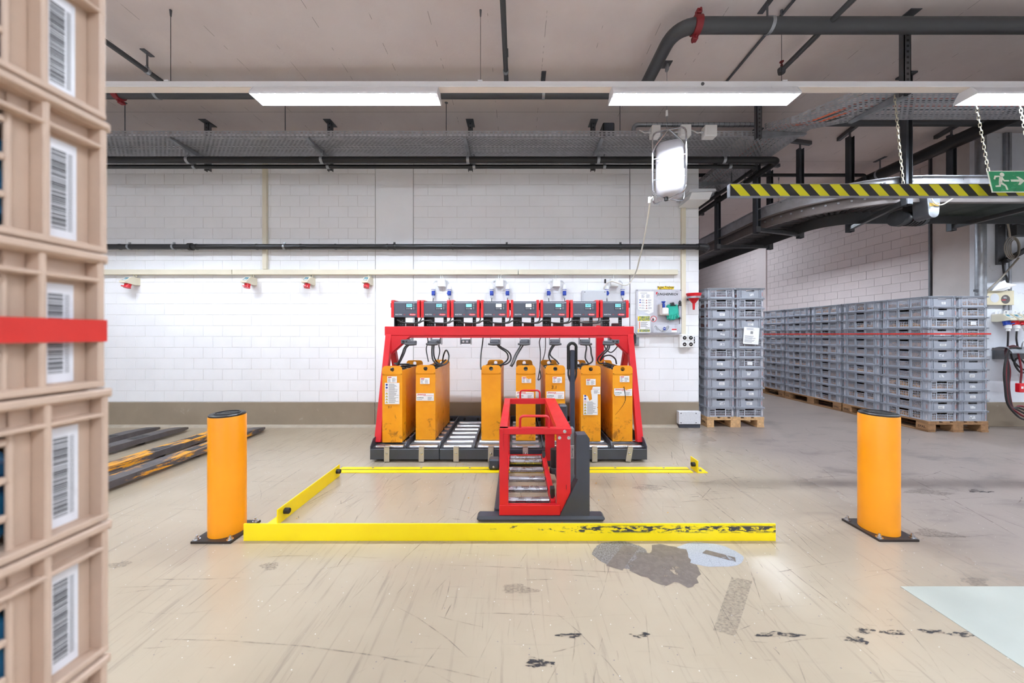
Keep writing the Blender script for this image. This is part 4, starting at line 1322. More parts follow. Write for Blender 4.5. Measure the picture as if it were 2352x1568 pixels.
bat = []
for (px, d, lab) in ((901, 3.62, 'leftmost yellow battery with a safety sheet and 5.1 written below it'), (977.5, 3.715, 'yellow battery beside the empty lane with a white company sticker'),
                     (1128, 3.71, 'plain yellow battery without any sticker'), (1207.5, 3.69, 'yellow battery behind the trolley hoops with a torn small label'),
                     (1275.5, 3.69, 'yellow battery with 3.1 written above its company sticker'), (1357, 3.66, 'yellow battery with a torn safety sheet right of the black tiller'),
                     (1430, 3.66, 'rightmost yellow battery with a curved black scrape')):
    bat.append(make_battery(lab, WX(px, d), d, len(bat)))
small_plate(bat[0], .0, .668); safety(bat[0], .0, .520)
text('5.1', .034, M_ink, bat[0], (-.045, -.0046, .365), name='handwriting', shear=.15)
small_plate(bat[1], -.006, .640); company(bat[1], -.004, .465)
small_plate(bat[3], .008, .655, True); company(bat[3], -.008, .490, 1)
small_plate(bat[4], .020, .655); company(bat[4], .000, .490)
text('3.1', .052, M_ink, bat[4], (-.045, -.0046, .556), name='handwriting', shear=.1)
small_plate(bat[5], .0, .635); company(bat[5], .004, .545, 2); safety(bat[5], -.004, .395, True)
small_plate(bat[6], .020, .668); company(bat[6], .004, .528, 3)
b = MB()
pts = [(.0 + .03 * math.cos(a) * 1.2, -.0065, .46 + .20 * math.sin(a)) for a in [1.15 - .2 * i for i in range(11)]]
pts = [(.012 + .018 * math.sin(PI * t_) - .10 * max(0, t_ - .45) ** 1.3 * 2, -.0068, .585 - .30 * t_) for t_ in [i / 12 for i in range(13)]]
for i in range(12): b.bar(pts[i], pts[i + 1], .010 * (1 - i / 14), .0006, up=(0, 1, 0))
b.build('scrape', mat_decal('scrape_black', (60, 52, 40), .34, .5, 60, amax=.8), bat[6], sm=None)

# ------------------------------------------------------------------ cables around the rack
def cab(name, label, pts, r=.009, group=None, mat=None, cat='cable'):
    """points given as picture column, row and distance"""
    P = [(WX(a, d), d, WZ(c, d)) for a, c, d in pts]
    return tag(MB().tube(catmull(P, 6), r, 8).build(name, mat or M_cable), label, cat, group)


def plug_cable(label, c_px, strands, extra=None):
    d0 = 3.86
    t = thing('charging_cable', label, 'cable', (WX(c_px, d0), d0, 1.15), 'charging cables hanging from the rack')
    c = WX(c_px, d0)
    MB().box(c - .048, c + .048, 3.80, 3.864, 1.190, 1.232, .008).build('plug', pm('plug_grey', (88, 90, 96), .5), t, sm=None)
    g = MB().tube([(c - .062 + .124 * i / 10, 3.79 - .02 * math.sin(PI * i / 10), 1.195 - .006 * math.sin(PI * i / 10)) for i in range(11)], .012, 8)
    g.build('grip', M_pgrey, t)
    for s in strands:
        P = [(WX(a, d), d, WZ(e, d)) for a, e, d in s]
        MB().tube(catmull(P, 6), .0085, 8).build('strand', M_cable, t)
    return t


plug_cable('charging cable running down to the leftmost battery', 948, [[(948, 787, 3.83), (934, 797, 3.82), (928, 812, 3.80), (918, 832, 3.80), (912, 838, 3.85)], [(944, 787, 3.83), (930, 797, 3.84), (924, 812, 3.82), (915, 832, 3.84), (906, 834, 3.95), (916, 836, 3.85), (940, 836, 3.8)]])
plug_cable('charging cable looping over the battery beside the empty lane', 996, [[(993, 788, 3.83), (992, 808, 3.82), (994, 825, 3.8), (1002, 834, 3.78), (1016, 838, 3.80), (1028, 832, 3.85), (1031, 816, 3.9), (1025, 804, 3.9), (1019, 815, 3.95), (1016, 832, 4.0)],
                                                                                  [(997, 788, 3.83), (996, 808, 3.83), (999, 824, 3.84), (1010, 836, 3.9), (1024, 826, 4.0)]])
plug_cable('charging cable swinging right from the plain battery', 1136, [[(1140, 786, 3.83), (1150, 796, 3.84), (1166, 806, 3.86), (1173, 816, 3.87), (1172, 828, 3.86), (1162, 836, 3.85), (1146, 838, 3.9)], [(1138, 786, 3.83), (1146, 797, 3.87), (1162, 808, 3.9), (1167, 818, 3.9), (1164, 828, 3.9), (1152, 837, 3.9)]])
plug_cable('charging cable with two ends dangling left of the battery behind the trolley', 1203, [[(1199, 787, 3.83), (1192, 800, 3.80), (1183, 815, 3.74), (1176, 832, 3.68), (1172, 840, 3.66)], [(1205, 787, 3.83), (1197, 800, 3.82), (1188, 815, 3.76), (1181, 832, 3.7), (1175, 842, 3.68)]])
plug_cable('charging cable twisting down to the battery marked 3.1', 1274, [[(1272, 788, 3.83), (1265, 800, 3.83), (1261, 812, 3.83), (1261, 822, 3.83), (1266, 832, 3.83)], [(1277, 788, 3.83), (1267, 802, 3.82), (1263, 812, 3.81), (1268, 820, 3.80), (1278, 828, 3.80), (1284, 836, 3.80)]])
plug_cable('charging cable right of the black tiller', 1343, [[(1341, 787, 3.83), (1347, 796, 3.82), (1345, 812, 3.80), (1345, 824, 3.79), (1352, 835, 3.79)], [(1347, 786, 3.83), (1356, 796, 3.82), (1358, 812, 3.80), (1361, 828, 3.79), (1350, 836, 3.79), (1336, 834, 3.95)]])
plug_cable('charging cable curling into the rightmost battery', 1394, [[(1397, 788, 3.83), (1394, 800, 3.82), (1382, 812, 3.80), (1373, 824, 3.82), (1377, 834, 3.85), (1392, 834, 3.88), (1406, 838, 3.88)], [(1401, 788, 3.83), (1398, 802, 3.82), (1386, 814, 3.8), (1379, 828, 3.84), (1388, 818, 3.86), (1402, 816, 3.87), (1413, 824, 3.87), (1416, 836, 3.87)]])
cab('loose_cable', 'thin lead hanging between the first and second charging cables', [(981, 771, 3.95), (983, 785, 3.93), (979, 800, 3.9), (981, 815, 3.85), (984, 830, 3.8)], .006, 'thin leads hanging behind the rack beam')
cab('loose_cable', 'thin lead hanging right of the second charging cable', [(1012, 775, 3.97), (1008, 792, 3.97), (1010, 806, 3.97), (1006, 826, 3.97)], .006, 'thin leads hanging behind the rack beam')
cab('loose_cable', 'thin lead hanging left of the plain battery', [(1110, 772, 3.95), (1108, 790, 3.93), (1105, 812, 3.88), (1104, 836, 3.75), (1105, 848, 3.70)], .007, 'thin leads hanging behind the rack beam')
cab('loose_cable', 'thin lead hanging between trolley battery and 3.1 battery', [(1243, 772, 3.95), (1239, 785, 3.93), (1241, 805, 3.9), (1241, 830, 3.85), (1239, 852, 3.8), (1236, 872, 3.78), (1242, 866, 3.79), (1240, 850, 3.8)], .006, 'thin leads hanging behind the rack beam')
cab('loose_cable', 'thin lead behind the battery marked 3.1', [(1253, 772, 4.0), (1253, 795, 4.02), (1251, 812, 4.05), (1247, 826, 4.1)], .005, 'thin leads hanging behind the rack beam')
cab('loose_cable', 'slack black lead sagging below the right end of the red beam', [(1386, 785, 4.2), (1391, 800, 4.2), (1402, 809, 4.2), (1412, 803, 4.2), (1423, 788, 4.2)], .007, 'thin leads hanging behind the rack beam')
lc = ['first from the left', 'second from the left', 'third from the left', 'fourth from the left', 'fifth from the left', 'sixth from the left', 'last on the right']
for i in range(7):
    x0, x1 = ch_x[i] + .30, ch_x[i + 1] + .09
    cab_ = MB().tube(catmull([(x0 + .03, 3.95, 1.60), (x0 + .05, 3.93, 1.555), (x0 + .035, 3.92, 1.50), (x0 + .02, 3.90, 1.45), (x0 - .05, 3.90, 1.43), (x0 - .12, 3.93, 1.425)], 6), .007, 8).build('mains_lead', M_cable)
    tag(cab_, 'black mains lead looping under the chargers, ' + lc[i], 'cable', 'mains leads of the chargers')
    cb = MB().tube(catmull([(ch_x[i] + .06, 3.90, 1.465), (ch_x[i] + .14, 3.895, 1.435), (x0, 3.885, 1.43), (x0 + .06, 3.885, 1.455), (x1 + .02, 3.895, 1.46)], 6), .008, 8).build('link_lead', M_cable)
    tag(cb, 'sagging lead between neighbouring charger stands, ' + lc[i], 'cable', 'sagging leads between the charger stands')

# ------------------------------------------------------------------ battery changing trolley
tr = thing('battery_trolley', 'red roller trolley for changing batteries, with black tiller and grey masts', 'trolley', (.15, 2.9, 0))
b = MB().box(-.28, .608, 2.355, 2.45, .004, .040, .014); b.build('front_foot', M_anth, tr, sm=None)
for xa, xb in ((-.165, -.105), (.39, .47)): MB().box(xa, xb, 2.44, 3.41, .004, .06, .008).build('base_rail', M_anth, tr, sm=None)
MB().box(-.165, .47, 3.36, 3.42, .004, .05, .006).build('rear_foot', M_anth, tr, sm=None)
ZT = .647
MB().box(-.125, .30, 2.375, 2.41, .041, .112, .003).build('front_sill', M_red, tr, sm=None)
MB().box(-.125, -.062, 2.380, 2.43, .041, ZT, .004).build('front_post', M_red, tr, sm=None)
MB().prism([(.278, .041), (.300, .041), (.372, .20), (.372, .605), (.278, .605)], 'y', 2.385, 2.43).build('front_post', M_red, tr, sm=None)
MB().box(-.125, .378, 2.372, 2.425, .605, ZT, .004).build('front_bar', M_red, tr, sm=None)
zr = .660
def slant(x0, x1, name):
    b = MB(); v = []
    for x in (x0, x1):
        for y, z in ((2.425, ZT), (3.43, zr)): v += [(x, y, z - .05), (x, y, z)]
    b.add(v, [(0, 1, 3, 2), (4, 6, 7, 5), (1, 5, 7, 3), (0, 2, 6, 4), (0, 4, 5, 1), (2, 3, 7, 6)]); b.build(name, M_red, tr, sm=None)
slant(-.125, -.070, 'side_beam'); slant(.278, .378, 'side_beam')
MB().box(-.070, .278, 3.39, 3.43, zr - .05, zr).build('rear_bar', M_red, tr, sm=None)
MB().box(-.125, -.075, 3.38, 3.43, .05, zr - .05).build('rear_post', M_red, tr, sm=None)
MB().box(.280, .370, 3.38, 3.43, .05, zr - .05).build('rear_post', M_red, tr, sm=None)
MB().prism([(-.075, .05), (-.075, .115), (-.10, .115), (-.125, .135), (-.125, .05)], 'y', 2.43, 3.40).build('bed_channel', M_red, tr, sm=None)
MB().prism([(.24, .05), (.24, .115), (.262, .115), (.275, .135), (.275, .05)], 'y', 2.43, 3.40).build('bed_channel', M_red, tr, sm=None)
MB().box(-.075, .24, 3.395, 3.425, .05, .10).build('rear_sill', M_red, tr, sm=None)
for y in (2.51, 2.69, 2.88, 3.08, 3.28, 3.37):
    r_ = MB().cyl((-.068, y, .082), (.234, y, .082), .024, n=20).build('roller', M_roller, tr)
    MB().cyl((-.080, y, .082), (.246, y, .082), .008, n=8).build('axle', M_black, r_)
MB().prism([(2.47, .11), (2.56, .11), (2.56, .16), (2.51, .19), (2.47, .18)], 'x', .243, .272).build('stop_block', M_black, tr, sm=None)
MB().prism([(3.28, .11), (3.36, .11), (3.36, .16), (3.30, .16)], 'x', .243, .272).build('stop_block', M_black, tr, sm=None)
hp = fillet([(.020, 2.40, ZT), (.020, 2.40, .727), (.222, 2.40, .727), (.222, 2.40, ZT)], .03)
MB().tube(hp, .009, 10).build('hoop', M_red, tr)
hp = fillet([(.030, 3.41, zr), (.030, 3.41, .742), (.224, 3.41, .742), (.224, 3.41, zr)], .03)
MB().tube(hp, .009, 10).build('hoop', M_red, tr)
MB().prism([(-.118, .50), (-.098, .50), (-.098, .645), (-.118, .645)], 'y', 2.360, 2.374).build('stop_lever', M_red, tr, sm=None)
for px, py in ((1297, 990.5), (1285.5, 1006), (1306.8, 1006)):
    MB().lathe([(.012, 0), (.012, -.004), (.008, -.005), (.008, -.011)], (WX(px, 2.375), 2.376 if py < 1000 else 2.386, WZ(py, 2.375)), 12, 'y').build('bolt', M_chrome, tr)
mz = [(1060, 625), (1070, 606), (1165, 602), (1195, 640), (1195, 1432), (895, 1436), (1080, 1047), (1060, 1040)]
MB().prism([(WX(1080 + a / 4.356, 2.37), max(.040, WZ(860 + c / 4.356, 2.37))) for a, c in mz], 'y', 2.37, 2.46).build('mast_guard', M_anth, tr, sm=None)
for zz in (.225, .12): MB().box(.3395, .3425, 2.368, 2.3702, zz, zz + .032).build('guard_slot', M_black, tr, sm=None)
MB().box(.40, .485, 3.29, 3.39, .05, .618, .012).build('rear_mast', M_anth, tr, sm=None)
MB().box(.382, .412, 2.47, 2.53, .06, .62, .004).build('lift_column', M_galv, tr, sm=None)
l = MB().box(.379, .413, 2.462, 2.470, .405, .50, .002).build('column_label', M_wplast, tr, sm=None)
text('SmartTrigger', .013, M_ink, l, (.4005, 2.4615, .418), rot=(PI / 2, -PI / 2, 0), name='lettering')
MB().cyl((.327, 3.02, .13), (.327, 3.02, .29), .034, n=18).build('lift_motor', M_black, tr)
MB().cyl((.327, 3.02, .08), (.327, 3.02, .13), .042, n=18).build('motor_flange', M_pgrey, tr)
MB().tube(catmull([(.327, 3.02, .10), (.335, 2.9, .09), (.34, 2.75, .075), (.36, 2.6, .07)], 6), .009, 8).build('motor_lead', M_cable, tr)
MB().box(.425, .462, 2.735, 2.772, .06, 1.175, .006).build('tiller_pole', pm('tiller_blue_grey', (48, 56, 74), .4), tr, sm=None)
ring = [(.443 + .031 * s, 2.752, z) for s, z in ((-1, 1.02), (-1, 1.17), (-1, 1.205), (-.55, 1.225), (0, 1.23), (.55, 1.225), (1, 1.205), (1, 1.17), (1, 1.02))]
MB().tube(catmull(ring, 5), .0125, 12).build('tiller_grip', M_rubber, tr)
for s in (-1, 1): MB().tube(catmull([(.443 + .031 * s, 2.752, 1.02), (.443 + .030 * s, 2.75, .97), (.443 + .006 * s, 2.748, .90)], 5), .008, 10).build('tiller_fork', M_black, tr)
MB().box(-.273, -.172, 3.25, 3.35, .012, .108, .012).build('wheel_housing', M_anth, tr, sm=None)
MB().lathe([(.011, 0), (.011, -.003), (.007, -.004), (.007, -.010)], (-.225, 3.25, .04), 12, 'y').build('bolt', M_chrome, tr)
MB().cyl((-.20, 3.27, .018), (-.20, 3.33, .018), .013, n=12).build('wheel', M_rubber, tr)

# ------------------------------------------------------------------ yellow floor guards
g1 = thing('floor_guard', 'long worn yellow floor guard rail in the foreground', 'floor guard', (-.05, 2.16, 0))
MB().box(-1.725, 1.629, 2.150, 2.158, 0, .108, .001).build('upright_plate', M_yel, g1, sm=None)
MB().box(-1.725, 1.629, 2.158, 2.222, 0, .007, .001).build('foot_flange', M_yel2, g1, sm=None)
for i in range(6): MB().lathe([(.014, 0), (.014, .003), (.009, .004), (.009, .011)], (-1.5 + .6 * i, 2.192, .007), 10).build('bolt', M_galv, g1)
g2 = thing('floor_guard', 'short yellow angle guard with two rubber bumpers at the left', 'floor guard', (-1.64, 2.7, 0))
MB().box(-1.642, -1.634, 2.33, 3.145, 0, .104, .001).build('upright_plate', M_yel2, g2, sm=None)
MB().box(-1.712, -1.642, 2.23, 3.145, 0, .007, .001).build('foot_flange', M_yel2, g2, sm=None)
for y in (2.40, 3.09):
    MB().lathe([(.020, 0), (.020, .030), (.017, .034)], (-1.634, y, .062), 16, 'x').build('bumper', M_rubber, g2)
g3 = thing('guide_track', 'flat yellow guide track on the floor in front of the rack', 'guide track', (0, 3.28, 0))
MB().box(-1.705, 1.655, 3.205, 3.262, 0, .008, .002).build('front_strip', M_yel2, g3, sm=None)
MB().box(-1.705, 1.655, 3.285, 3.335, 0, .008, .002).build('rear_strip', M_yel2, g3, sm=None)
MB().box(-1.705, 1.655, 3.262, 3.285, 0, .003).build('groove', M_galvd, g3, sm=None)
for i in range(7): MB().cyl((-1.4 + .47 * i, 3.31, .008), (-1.4 + .47 * i, 3.31, .0105), .010, n=10).build('screw', M_galv, g3)
g4 = thing('end_stop', 'small yellow end stop with rubber bumper at the right end of the track', 'end stop', (1.70, 3.27, 0))
MB().box(1.690, 1.698, 3.20, 3.33, 0, .115, .001).build('upright_plate', M_yel2, g4, sm=None)
MB().box(1.698, 1.79, 3.20, 3.33, 0, .007, .001).build('foot_plate', M_yel2, g4, sm=None)
MB().lathe([(.020, -.03), (.020, 0)], (1.690, 3.25, .065), 16, 'x').build('bumper', M_rubber, g4)
for y in (3.235, 3.285): MB().lathe([(.014, 0), (.014, .003), (.009, .004), (.009, .014)], (1.735, y, .007), 10).build('bolt', M_galv, g4)
# flakes of yellow paint on the floor
b = MB(); rf = random.Random(9)
for i in range(46):
    x, y = rf.uniform(-.6, 1.6), rf.uniform(3.24, 3.46); s = rf.uniform(.004, .013)
    if rf.random() < .3: x, y = rf.uniform(-1.6, 1.6), rf.uniform(2.24, 3.2); s *= .7
    b.add([(x - s, y, .0012), (x, y - s * .6, .0032), (x + s, y + s * .2, .0015), (x, y + s * .7, .0036)], [(0, 1, 2, 3)])
o = b.build('paint_flakes', pm('flake_yellow', (206, 148, 26), .6, var=.3, vscale=40), sm=None)
tag(o, 'scattered flakes of yellow paint on the floor before the rack', 'debris'); o['kind'] = 'stuff'

# ------------------------------------------------------------------ bollards
def bollard(x, y, label, rz):
    t = thing('bollard', label, 'bollard', (x, y, 0), 'yellow bollards')
    WL[t.name] = Vector()
    n = 48
    MB().lathe([(.100, .014), (.100, .765), (.096, .774)], (0, 0, 0), n).build('post', M_oran, t)
    MB().lathe([(.097, .772), (.097, .781), (.090, .786), (.060, .786)], (0, 0, 0), n).build('cap', M_black, t)
    MB().lathe([(.070, .786), (.070, .790), (.062, .790), (.062, .786)], (0, 0, 0), n, cap0=False, cap1=False).build('cap_ring', M_black, t)
    text('d-flexx', .034, M_rubber, t, (0, -.01, .7865), rot=(0, 0, rz), name='cap_lettering', align='CENTER', bold=.02)
    p = MB().prism([(-.125, -.125), (.125, -.125), (.125, .125), (-.125, .125)], 'z', 0, .014)
    p.build('base_plate', pm('plate_brown_black', (44, 36, 33), .45), t, sm=None)
    for sx_ in (-1, 1):
        for sy_ in (-1, 1):
            q = (sx_ * .104, sy_ * .104, .014)
            w = MB().lathe([(.019, 0), (.019, .004), (.012, .005), (.012, .014), (.006, .015), (.006, .028)], q, 12).build('bolt', M_chrome, t)
    t.location = (x, y, 0)
    return t


bollard(-1.905, 2.245, 'yellow bollard left of the long yellow guard rail', .3)
bollard(2.397, 2.265, 'yellow bollard at the right in front of the crate row', -.3)

# ------------------------------------------------------------------ grey crates on pallets
M_crate = pm('crate_grey', (164, 168, 178), 0.42, var=0.07, vscale=5, rvar=0.06)
M_crate2 = pm('crate_grey_light', (172, 176, 186), 0.42, var=0.07, vscale=5, rvar=0.06)
M_cprint = pm('crate_orange_print', (186, 118, 104), 0.55, var=0.2, vscale=60)
M_cprintw = pm('crate_white_print', (222, 214, 216), 0.55, var=0.2, vscale=60)
CHH, CW, CL = 0.1390, 0.400, 0.600


def make_crate_mesh(kind, m, pm_):
    """open crate, x across (short end faces -y), y from 0 to 0.6; kind 'A' solid ends and lattice sides, 'B' perforated throughout"""
    b = MB(); H = CHH - .001; ins = .016; t = .004

    def side(P, half, long):
        """P(u, v, o) -> point; o outward"""
        def rect(u0, u1, v0, v1, o0=-t, o1=0.0):
            vs_ = [P(u, v, o) for o in (o0, o1) for u, v in ((u0, v0), (u1, v0), (u1, v1), (u0, v1))]
            b.add(vs_, [(0, 1, 2, 3), (7, 6, 5, 4), (0, 4, 5, 1), (1, 5, 6, 2), (2, 6, 7, 3), (3, 7, 4, 0)])

        def diag(u0, v0, u1, v1, w=.0022):
            du, dv = u1 - u0, v1 - v0; L = math.hypot(du, dv)
            if L < .004: return
            nu, nv = -dv / L * w, du / L * w
            q = [(u0 - nu, v0 - nv), (u1 - nu, v1 - nv), (u1 + nu, v1 + nv), (u0 + nu, v0 + nv)]
            vs_ = [P(u, v, o) for o in (-.003, 0.0) for u, v in q]
            b.add(vs_, [(0, 1, 2, 3), (7, 6, 5, 4), (0, 4, 5, 1), (1, 5, 6, 2), (2, 6, 7, 3), (3, 7, 4, 0)])

        def lattice(u0, u1, v0, v1, s=.0205):
            c = u0 - (v1 - v0)
            while c < u1:
                for sg_ in (1, -1):
                    a0, a1 = max(u0, c), min(u1, c + (v1 - v0))
                    if a1 > a0:
                        if sg_ == 1: diag(a0, v0 + (a0 - c), a1, v0 + (a1 - c))
                        else: diag(a0, v1 - (a0 - c), a1, v1 - (a1 - c))
                c += s

        def grid(u0, u1, v0, v1, nu, nv, bar=.0055):
            for i in range(nu + 1):
                u = u0 + (u1 - u0) * i / nu; rect(u - bar / 2, u + bar / 2, v0, v1)
            for j in range(nv + 1):
                v = v0 + (v1 - v0) * j / nv; rect(u0, u1, v - bar / 2, v + bar / 2, -.0035)

        e = half - ins
        if not long:
            hu = .058
            if kind == 'A':
                rect(-e, -hu, 0, H - .018); rect(hu, e, 0, H - .018); rect(-hu, hu, 0, .088); rect(-hu, hu, .112, H - .018)
                for u in (-.150, -.125, .125, .150): rect(u - .003, u + .003, .008, H - .024, 0, .012)
                b.mi = 1; rect(.168, .175, .024, .080, 0, .0006); b.mi = 0
            else:
                for u0, u1 in ((-e, -.150), (.150, e), (-.080, -.066), (.066, .080)): rect(u0, u1, 0, H - .018)
                rect(-.15, .15, 0, .016); rect(-.15, -.066, .103, H - .018); rect(.066, .15, .103, H - .018); rect(-.066, .066, .113, H - .018)
                grid(-.150, -.080, .016, .103, 4, 3); grid(.080, .150, .016, .103, 4, 3); grid(-.066, .066, .016, .082, 7, 2); rect(-.066, .066, .080, .088)
                for u in (-.155, .155): rect(u - .003, u + .003, .004, H - .02, 0, .012)
                b.mi = 2; rect(.165, .177, .02, .085, 0, .0006); b.mi = 0
        else:
            w = ((-.205, -.090), (-.064, .064), (.090, .205))
            ed = [-e] + [q for a in w for q in a] + [e]
            for i in range(0, 8, 2): rect(ed[i], ed[i + 1], 0, H - .018)
            for i, (u0, u1) in enumerate(w):
                top = .082 if i == 1 else .108
                rect(u0, u1, 0, .018)
                if i == 1: rect(u0, u1, .080, .087); rect(u0, u1, .113, H - .018)
                else: rect(u0, u1, .106, H - .018)
                if kind == 'A': lattice(u0, u1, .016, top)
                else:
                    grid(u0 + .012, u1 - .012, .016, top, 5, 3 if i != 1 else 2); rect(u0, u0 + .014, .016, top); rect(u1 - .014, u1, .016, top)
            for u in (-.235, -.212, -.085, -.069, .069, .085, .212, .235): rect(u - .003, u + .003, .006, H - .022, 0, .012)
            b.mi = 1 if kind == 'A' else 2
            for u in (-.262, .262): rect(u - .0035, u + .0035, .024, .08, 0, .0006)
            b.mi = 0
        # rims
        rect(-half, half, H - .020, H - .016, -t, ins); rect(-half, half, H - .005, H, -t, ins); rect(-half + .006, half - .006, H - .017, H - .004, -t, ins - .012)
        rect(-e, e, 0, .006, -t, .003)
        for u in (-half + .004, -half * .72, half * .72, half - .004): rect(u - .0025, u + .0025, H - .02, H, 0, ins - .001)

    y0, y1 = ins, CL - ins; x1 = CW / 2 - ins; yc = CL / 2
    side(lambda u, v, o: (u, y0 - o, v), CW / 2, False)
    side(lambda u, v, o: (-u, y1 + o, v), CW / 2, False)
    side(lambda u, v, o: (-x1 - o, yc - u, v), CL / 2, True)
    side(lambda u, v, o: (x1 + o, yc + u, v), CL / 2, True)
    b.box(-x1 + .002, x1 - .002, y0 + .002, y1 - .002, .001, .005)
    # make every face look outwards from its little solid is not needed: closed solids, fix with recalculation
    me = b.mesh('crate_body', [m, M_cprint, M_cprintw], sm=None)
    bm_ = bmesh.new(); bm_.from_mesh(me); bmesh.ops.recalc_face_normals(bm_, faces=bm_.faces); bm_.to_mesh(me); bm_.free()
    return me


CM = {'A': make_crate_mesh('A', M_crate, 1), 'B': make_crate_mesh('B', M_crate2, 2)}
M_lab = pm('crate_paper', (232, 232, 232), .6, var=.06, vscale=30)
M_labp = mat_decal('crate_paper_torn', (226, 228, 230), .44, .50, 34, amax=1.0, rough=.6)
ORD = ['topmost', 'second from the top', 'third from the top', 'fourth from the top', 'fifth from the top', 'sixth from the top', 'seventh from the top', 'eighth from the top', 'ninth from the top',
       'tenth from the top', 'eleventh from the top', 'twelfth from the top', 'lowest of thirteen']
rcr = random.Random(21)
good = {}


def column(pattern, x, y, z0, where, group, stick, goods, lean=0.0):
    n = len(pattern)
    for i, kd in enumerate(pattern):
        k = n - 1 - i
        z = z0 + k * CHH
        c = thing('plastic_crate', 'x', 'crate', (x + rcr.uniform(-.003, .003) + lean * k, y + rcr.uniform(-.004, .004), z), group)
        od = 'lowest' if i == n - 1 else ORD[i]
        c['label'] = 'grey %s crate, %s, %s' % ('solid-ended' if kd == 'A' else 'perforated', od, where)
        link_mesh('crate_body', CM[kd], c)
        WL[c.name] = Vector()
        if stick and kd == 'A' and rcr.random() < .85:
            w, h = rcr.uniform(.05, .085), rcr.uniform(.03, .042); u = rcr.uniform(-.02, .02)
            torn = rcr.random() < .55
            s = MB().box(u - w / 2, u + w / 2, .0125, .0155, .028, .028 + h)
            s = s.build('torn_label' if torn else 'label_sheet', M_labp if torn else M_lab, c, sm=None)
            if not torn:
                q = MB()
                for j in range(3): q.box(u - w / 2 + .006, u + w * rcr.uniform(0, .4), .0119, .0124, .034 + .010 * j, .037 + .010 * j)
                o = q.build('print', M_ink if rcr.random() < .4 else M_inkg, s, sm=None); o['kind'] = 'stuff'
        elif stick and kd == 'B' and rcr.random() < .15:
            MB().box(-.035, .035, .0125, .0155, .03, .078).build('label_sheet', M_lab, c, sm=None)
        gx0, gx1, gy0, gy1 = x - .178, x + .178, y + .025, y + .575
        nx, ny = 7, 9; zz = [[z + .03 + rcr.random() * .045 for _ in range(ny)] for _ in range(nx)]
        vs_ = [(gx0 + (gx1 - gx0) * a / (nx - 1), gy0 + (gy1 - gy0) * e_ / (ny - 1), zz[a][e_]) for a in range(nx) for e_ in range(ny)]
        fs = [(a * ny + e_, (a + 1) * ny + e_, (a + 1) * ny + e_ + 1, a * ny + e_ + 1) for a in range(nx - 1) for e_ in range(ny - 1)]
        m0 = len(vs_)
        rim = [(a, 0) for a in range(nx)] + [(nx - 1, e_) for e_ in range(1, ny)] + [(a, ny - 1) for a in range(nx - 2, -1, -1)] + [(0, e_) for e_ in range(ny - 2, 0, -1)]
        vs_ += [(vs_[a * ny + e_][0], vs_[a * ny + e_][1], z + .012) for a, e_ in rim]
        for j in range(len(rim)):
            j2 = (j + 1) % len(rim); fs.append((rim[j][0] * ny + rim[j][1], m0 + j, m0 + j2, rim[j2][0] * ny + rim[j2][1]))
        goods.add(vs_, fs)


M_wood = pm('pallet_wood', (208, 168, 122), .75, var=.25, vscale=4, bump=.25, bscale=40, aniso=(6, 1, 6), dirt=((120, 84, 56), .62, .8, 3))
M_wood2 = pm('pallet_wood_aged', (150, 112, 76), .8, var=.3, vscale=4, bump=.25, bscale=40, aniso=(6, 1, 6), dirt=((84, 58, 38), .58, .8, 3))


def make_pallet(label, m, x, y, stamp=True):
    t = thing('pallet', label, 'pallet', (0, 0, 0), 'wooden pallets under the grey crates')
    g = lambda: rcr.uniform(-.004, .004)
    for xx, w in ((-.3275, .145), (-.165, .10), (0, .145), (.165, .10), (.3275, .145)):
        MB().box(xx - w / 2, xx + w / 2, g(), 1.2 + g(), .122, .144, .002).build('top_board', m, t, sm=None)
    for yy in (.0725, .6, 1.1275): MB().box(-.40, .40, yy - .0725, yy + .0725, .100, .122, .002).build('stringer_board', m, t, sm=None)
    for yy in (.0725, .6, 1.1275):
        for xx, w in ((-.35, .10), (0, .145), (.35, .10)): MB().box(xx - w / 2 + g(), xx + w / 2 + g(), yy - .0725, yy + .0725, .022, .100, .004).build('block', m, t, sm=None)
    for xx, w in ((-.35, .10), (0, .145), (.35, .10)): MB().box(xx - w / 2, xx + w / 2, g(), 1.2, 0, .022, .002).build('bottom_board', m, t, sm=None)
    if stamp:
        text('EPAL', .042, pm('brand_mark', (62, 42, 30), .8), t, (-.4045, .0725, .048), rot=(PI / 2, 0, -PI / 2), name='stamp', align='CENTER', bold=.01)
        text('EPAL', .042, MATS['brand_mark'], t, (-.4045, 1.1275, .048), rot=(PI / 2, 0, -PI / 2), name='stamp', align='CENTER', bold=.01)
    t.location = (x, y, 0)


def goods_done(gd, label, m):
    o = gd.build('packed_goods', m, sm=None); tag(o, label, 'goods'); o['kind'] = 'stuff'


M_goods = pm('baked_goods', (206, 140, 62), .6, var=.5, vscale=26, dirt=((70, 44, 40), .5, .62, 14))
M_goodsd = pm('dark_goods', (96, 62, 60), .6, var=.5, vscale=22)
gd = MB()
column('BBAAAABAAAAAB', 2.857, 4.775, .1445, 'left column beside the white wall', 'grey crates stacked beside the white wall', True, gd, .0006)
column('ABBAABBBAAAAB', 3.263, 4.775, .1445, 'right column beside the white wall', 'grey crates stacked beside the white wall', True, gd, .0006)
goods_done(gd, 'dark goods showing through the crates beside the white wall', M_goodsd)
make_pallet('light wooden pallet under the crate stack beside the white wall', M_wood, 3.06, 4.78)
gd = MB()
XA, XB = 5.672, 6.083
column('AABAAAAABBAB', XA, 4.54, .1445, 'front left column of the crate row', 'grey crates in the long row', True, gd)
column('BBBBBBAAAAAA', XB, 4.54, .1445, 'front right column of the crate row', 'grey crates in the long row', True, gd)
column('BABAAAABAABA', XA, 5.155, .1445, 'second column back in the crate row', 'grey crates in the long row', False, gd)
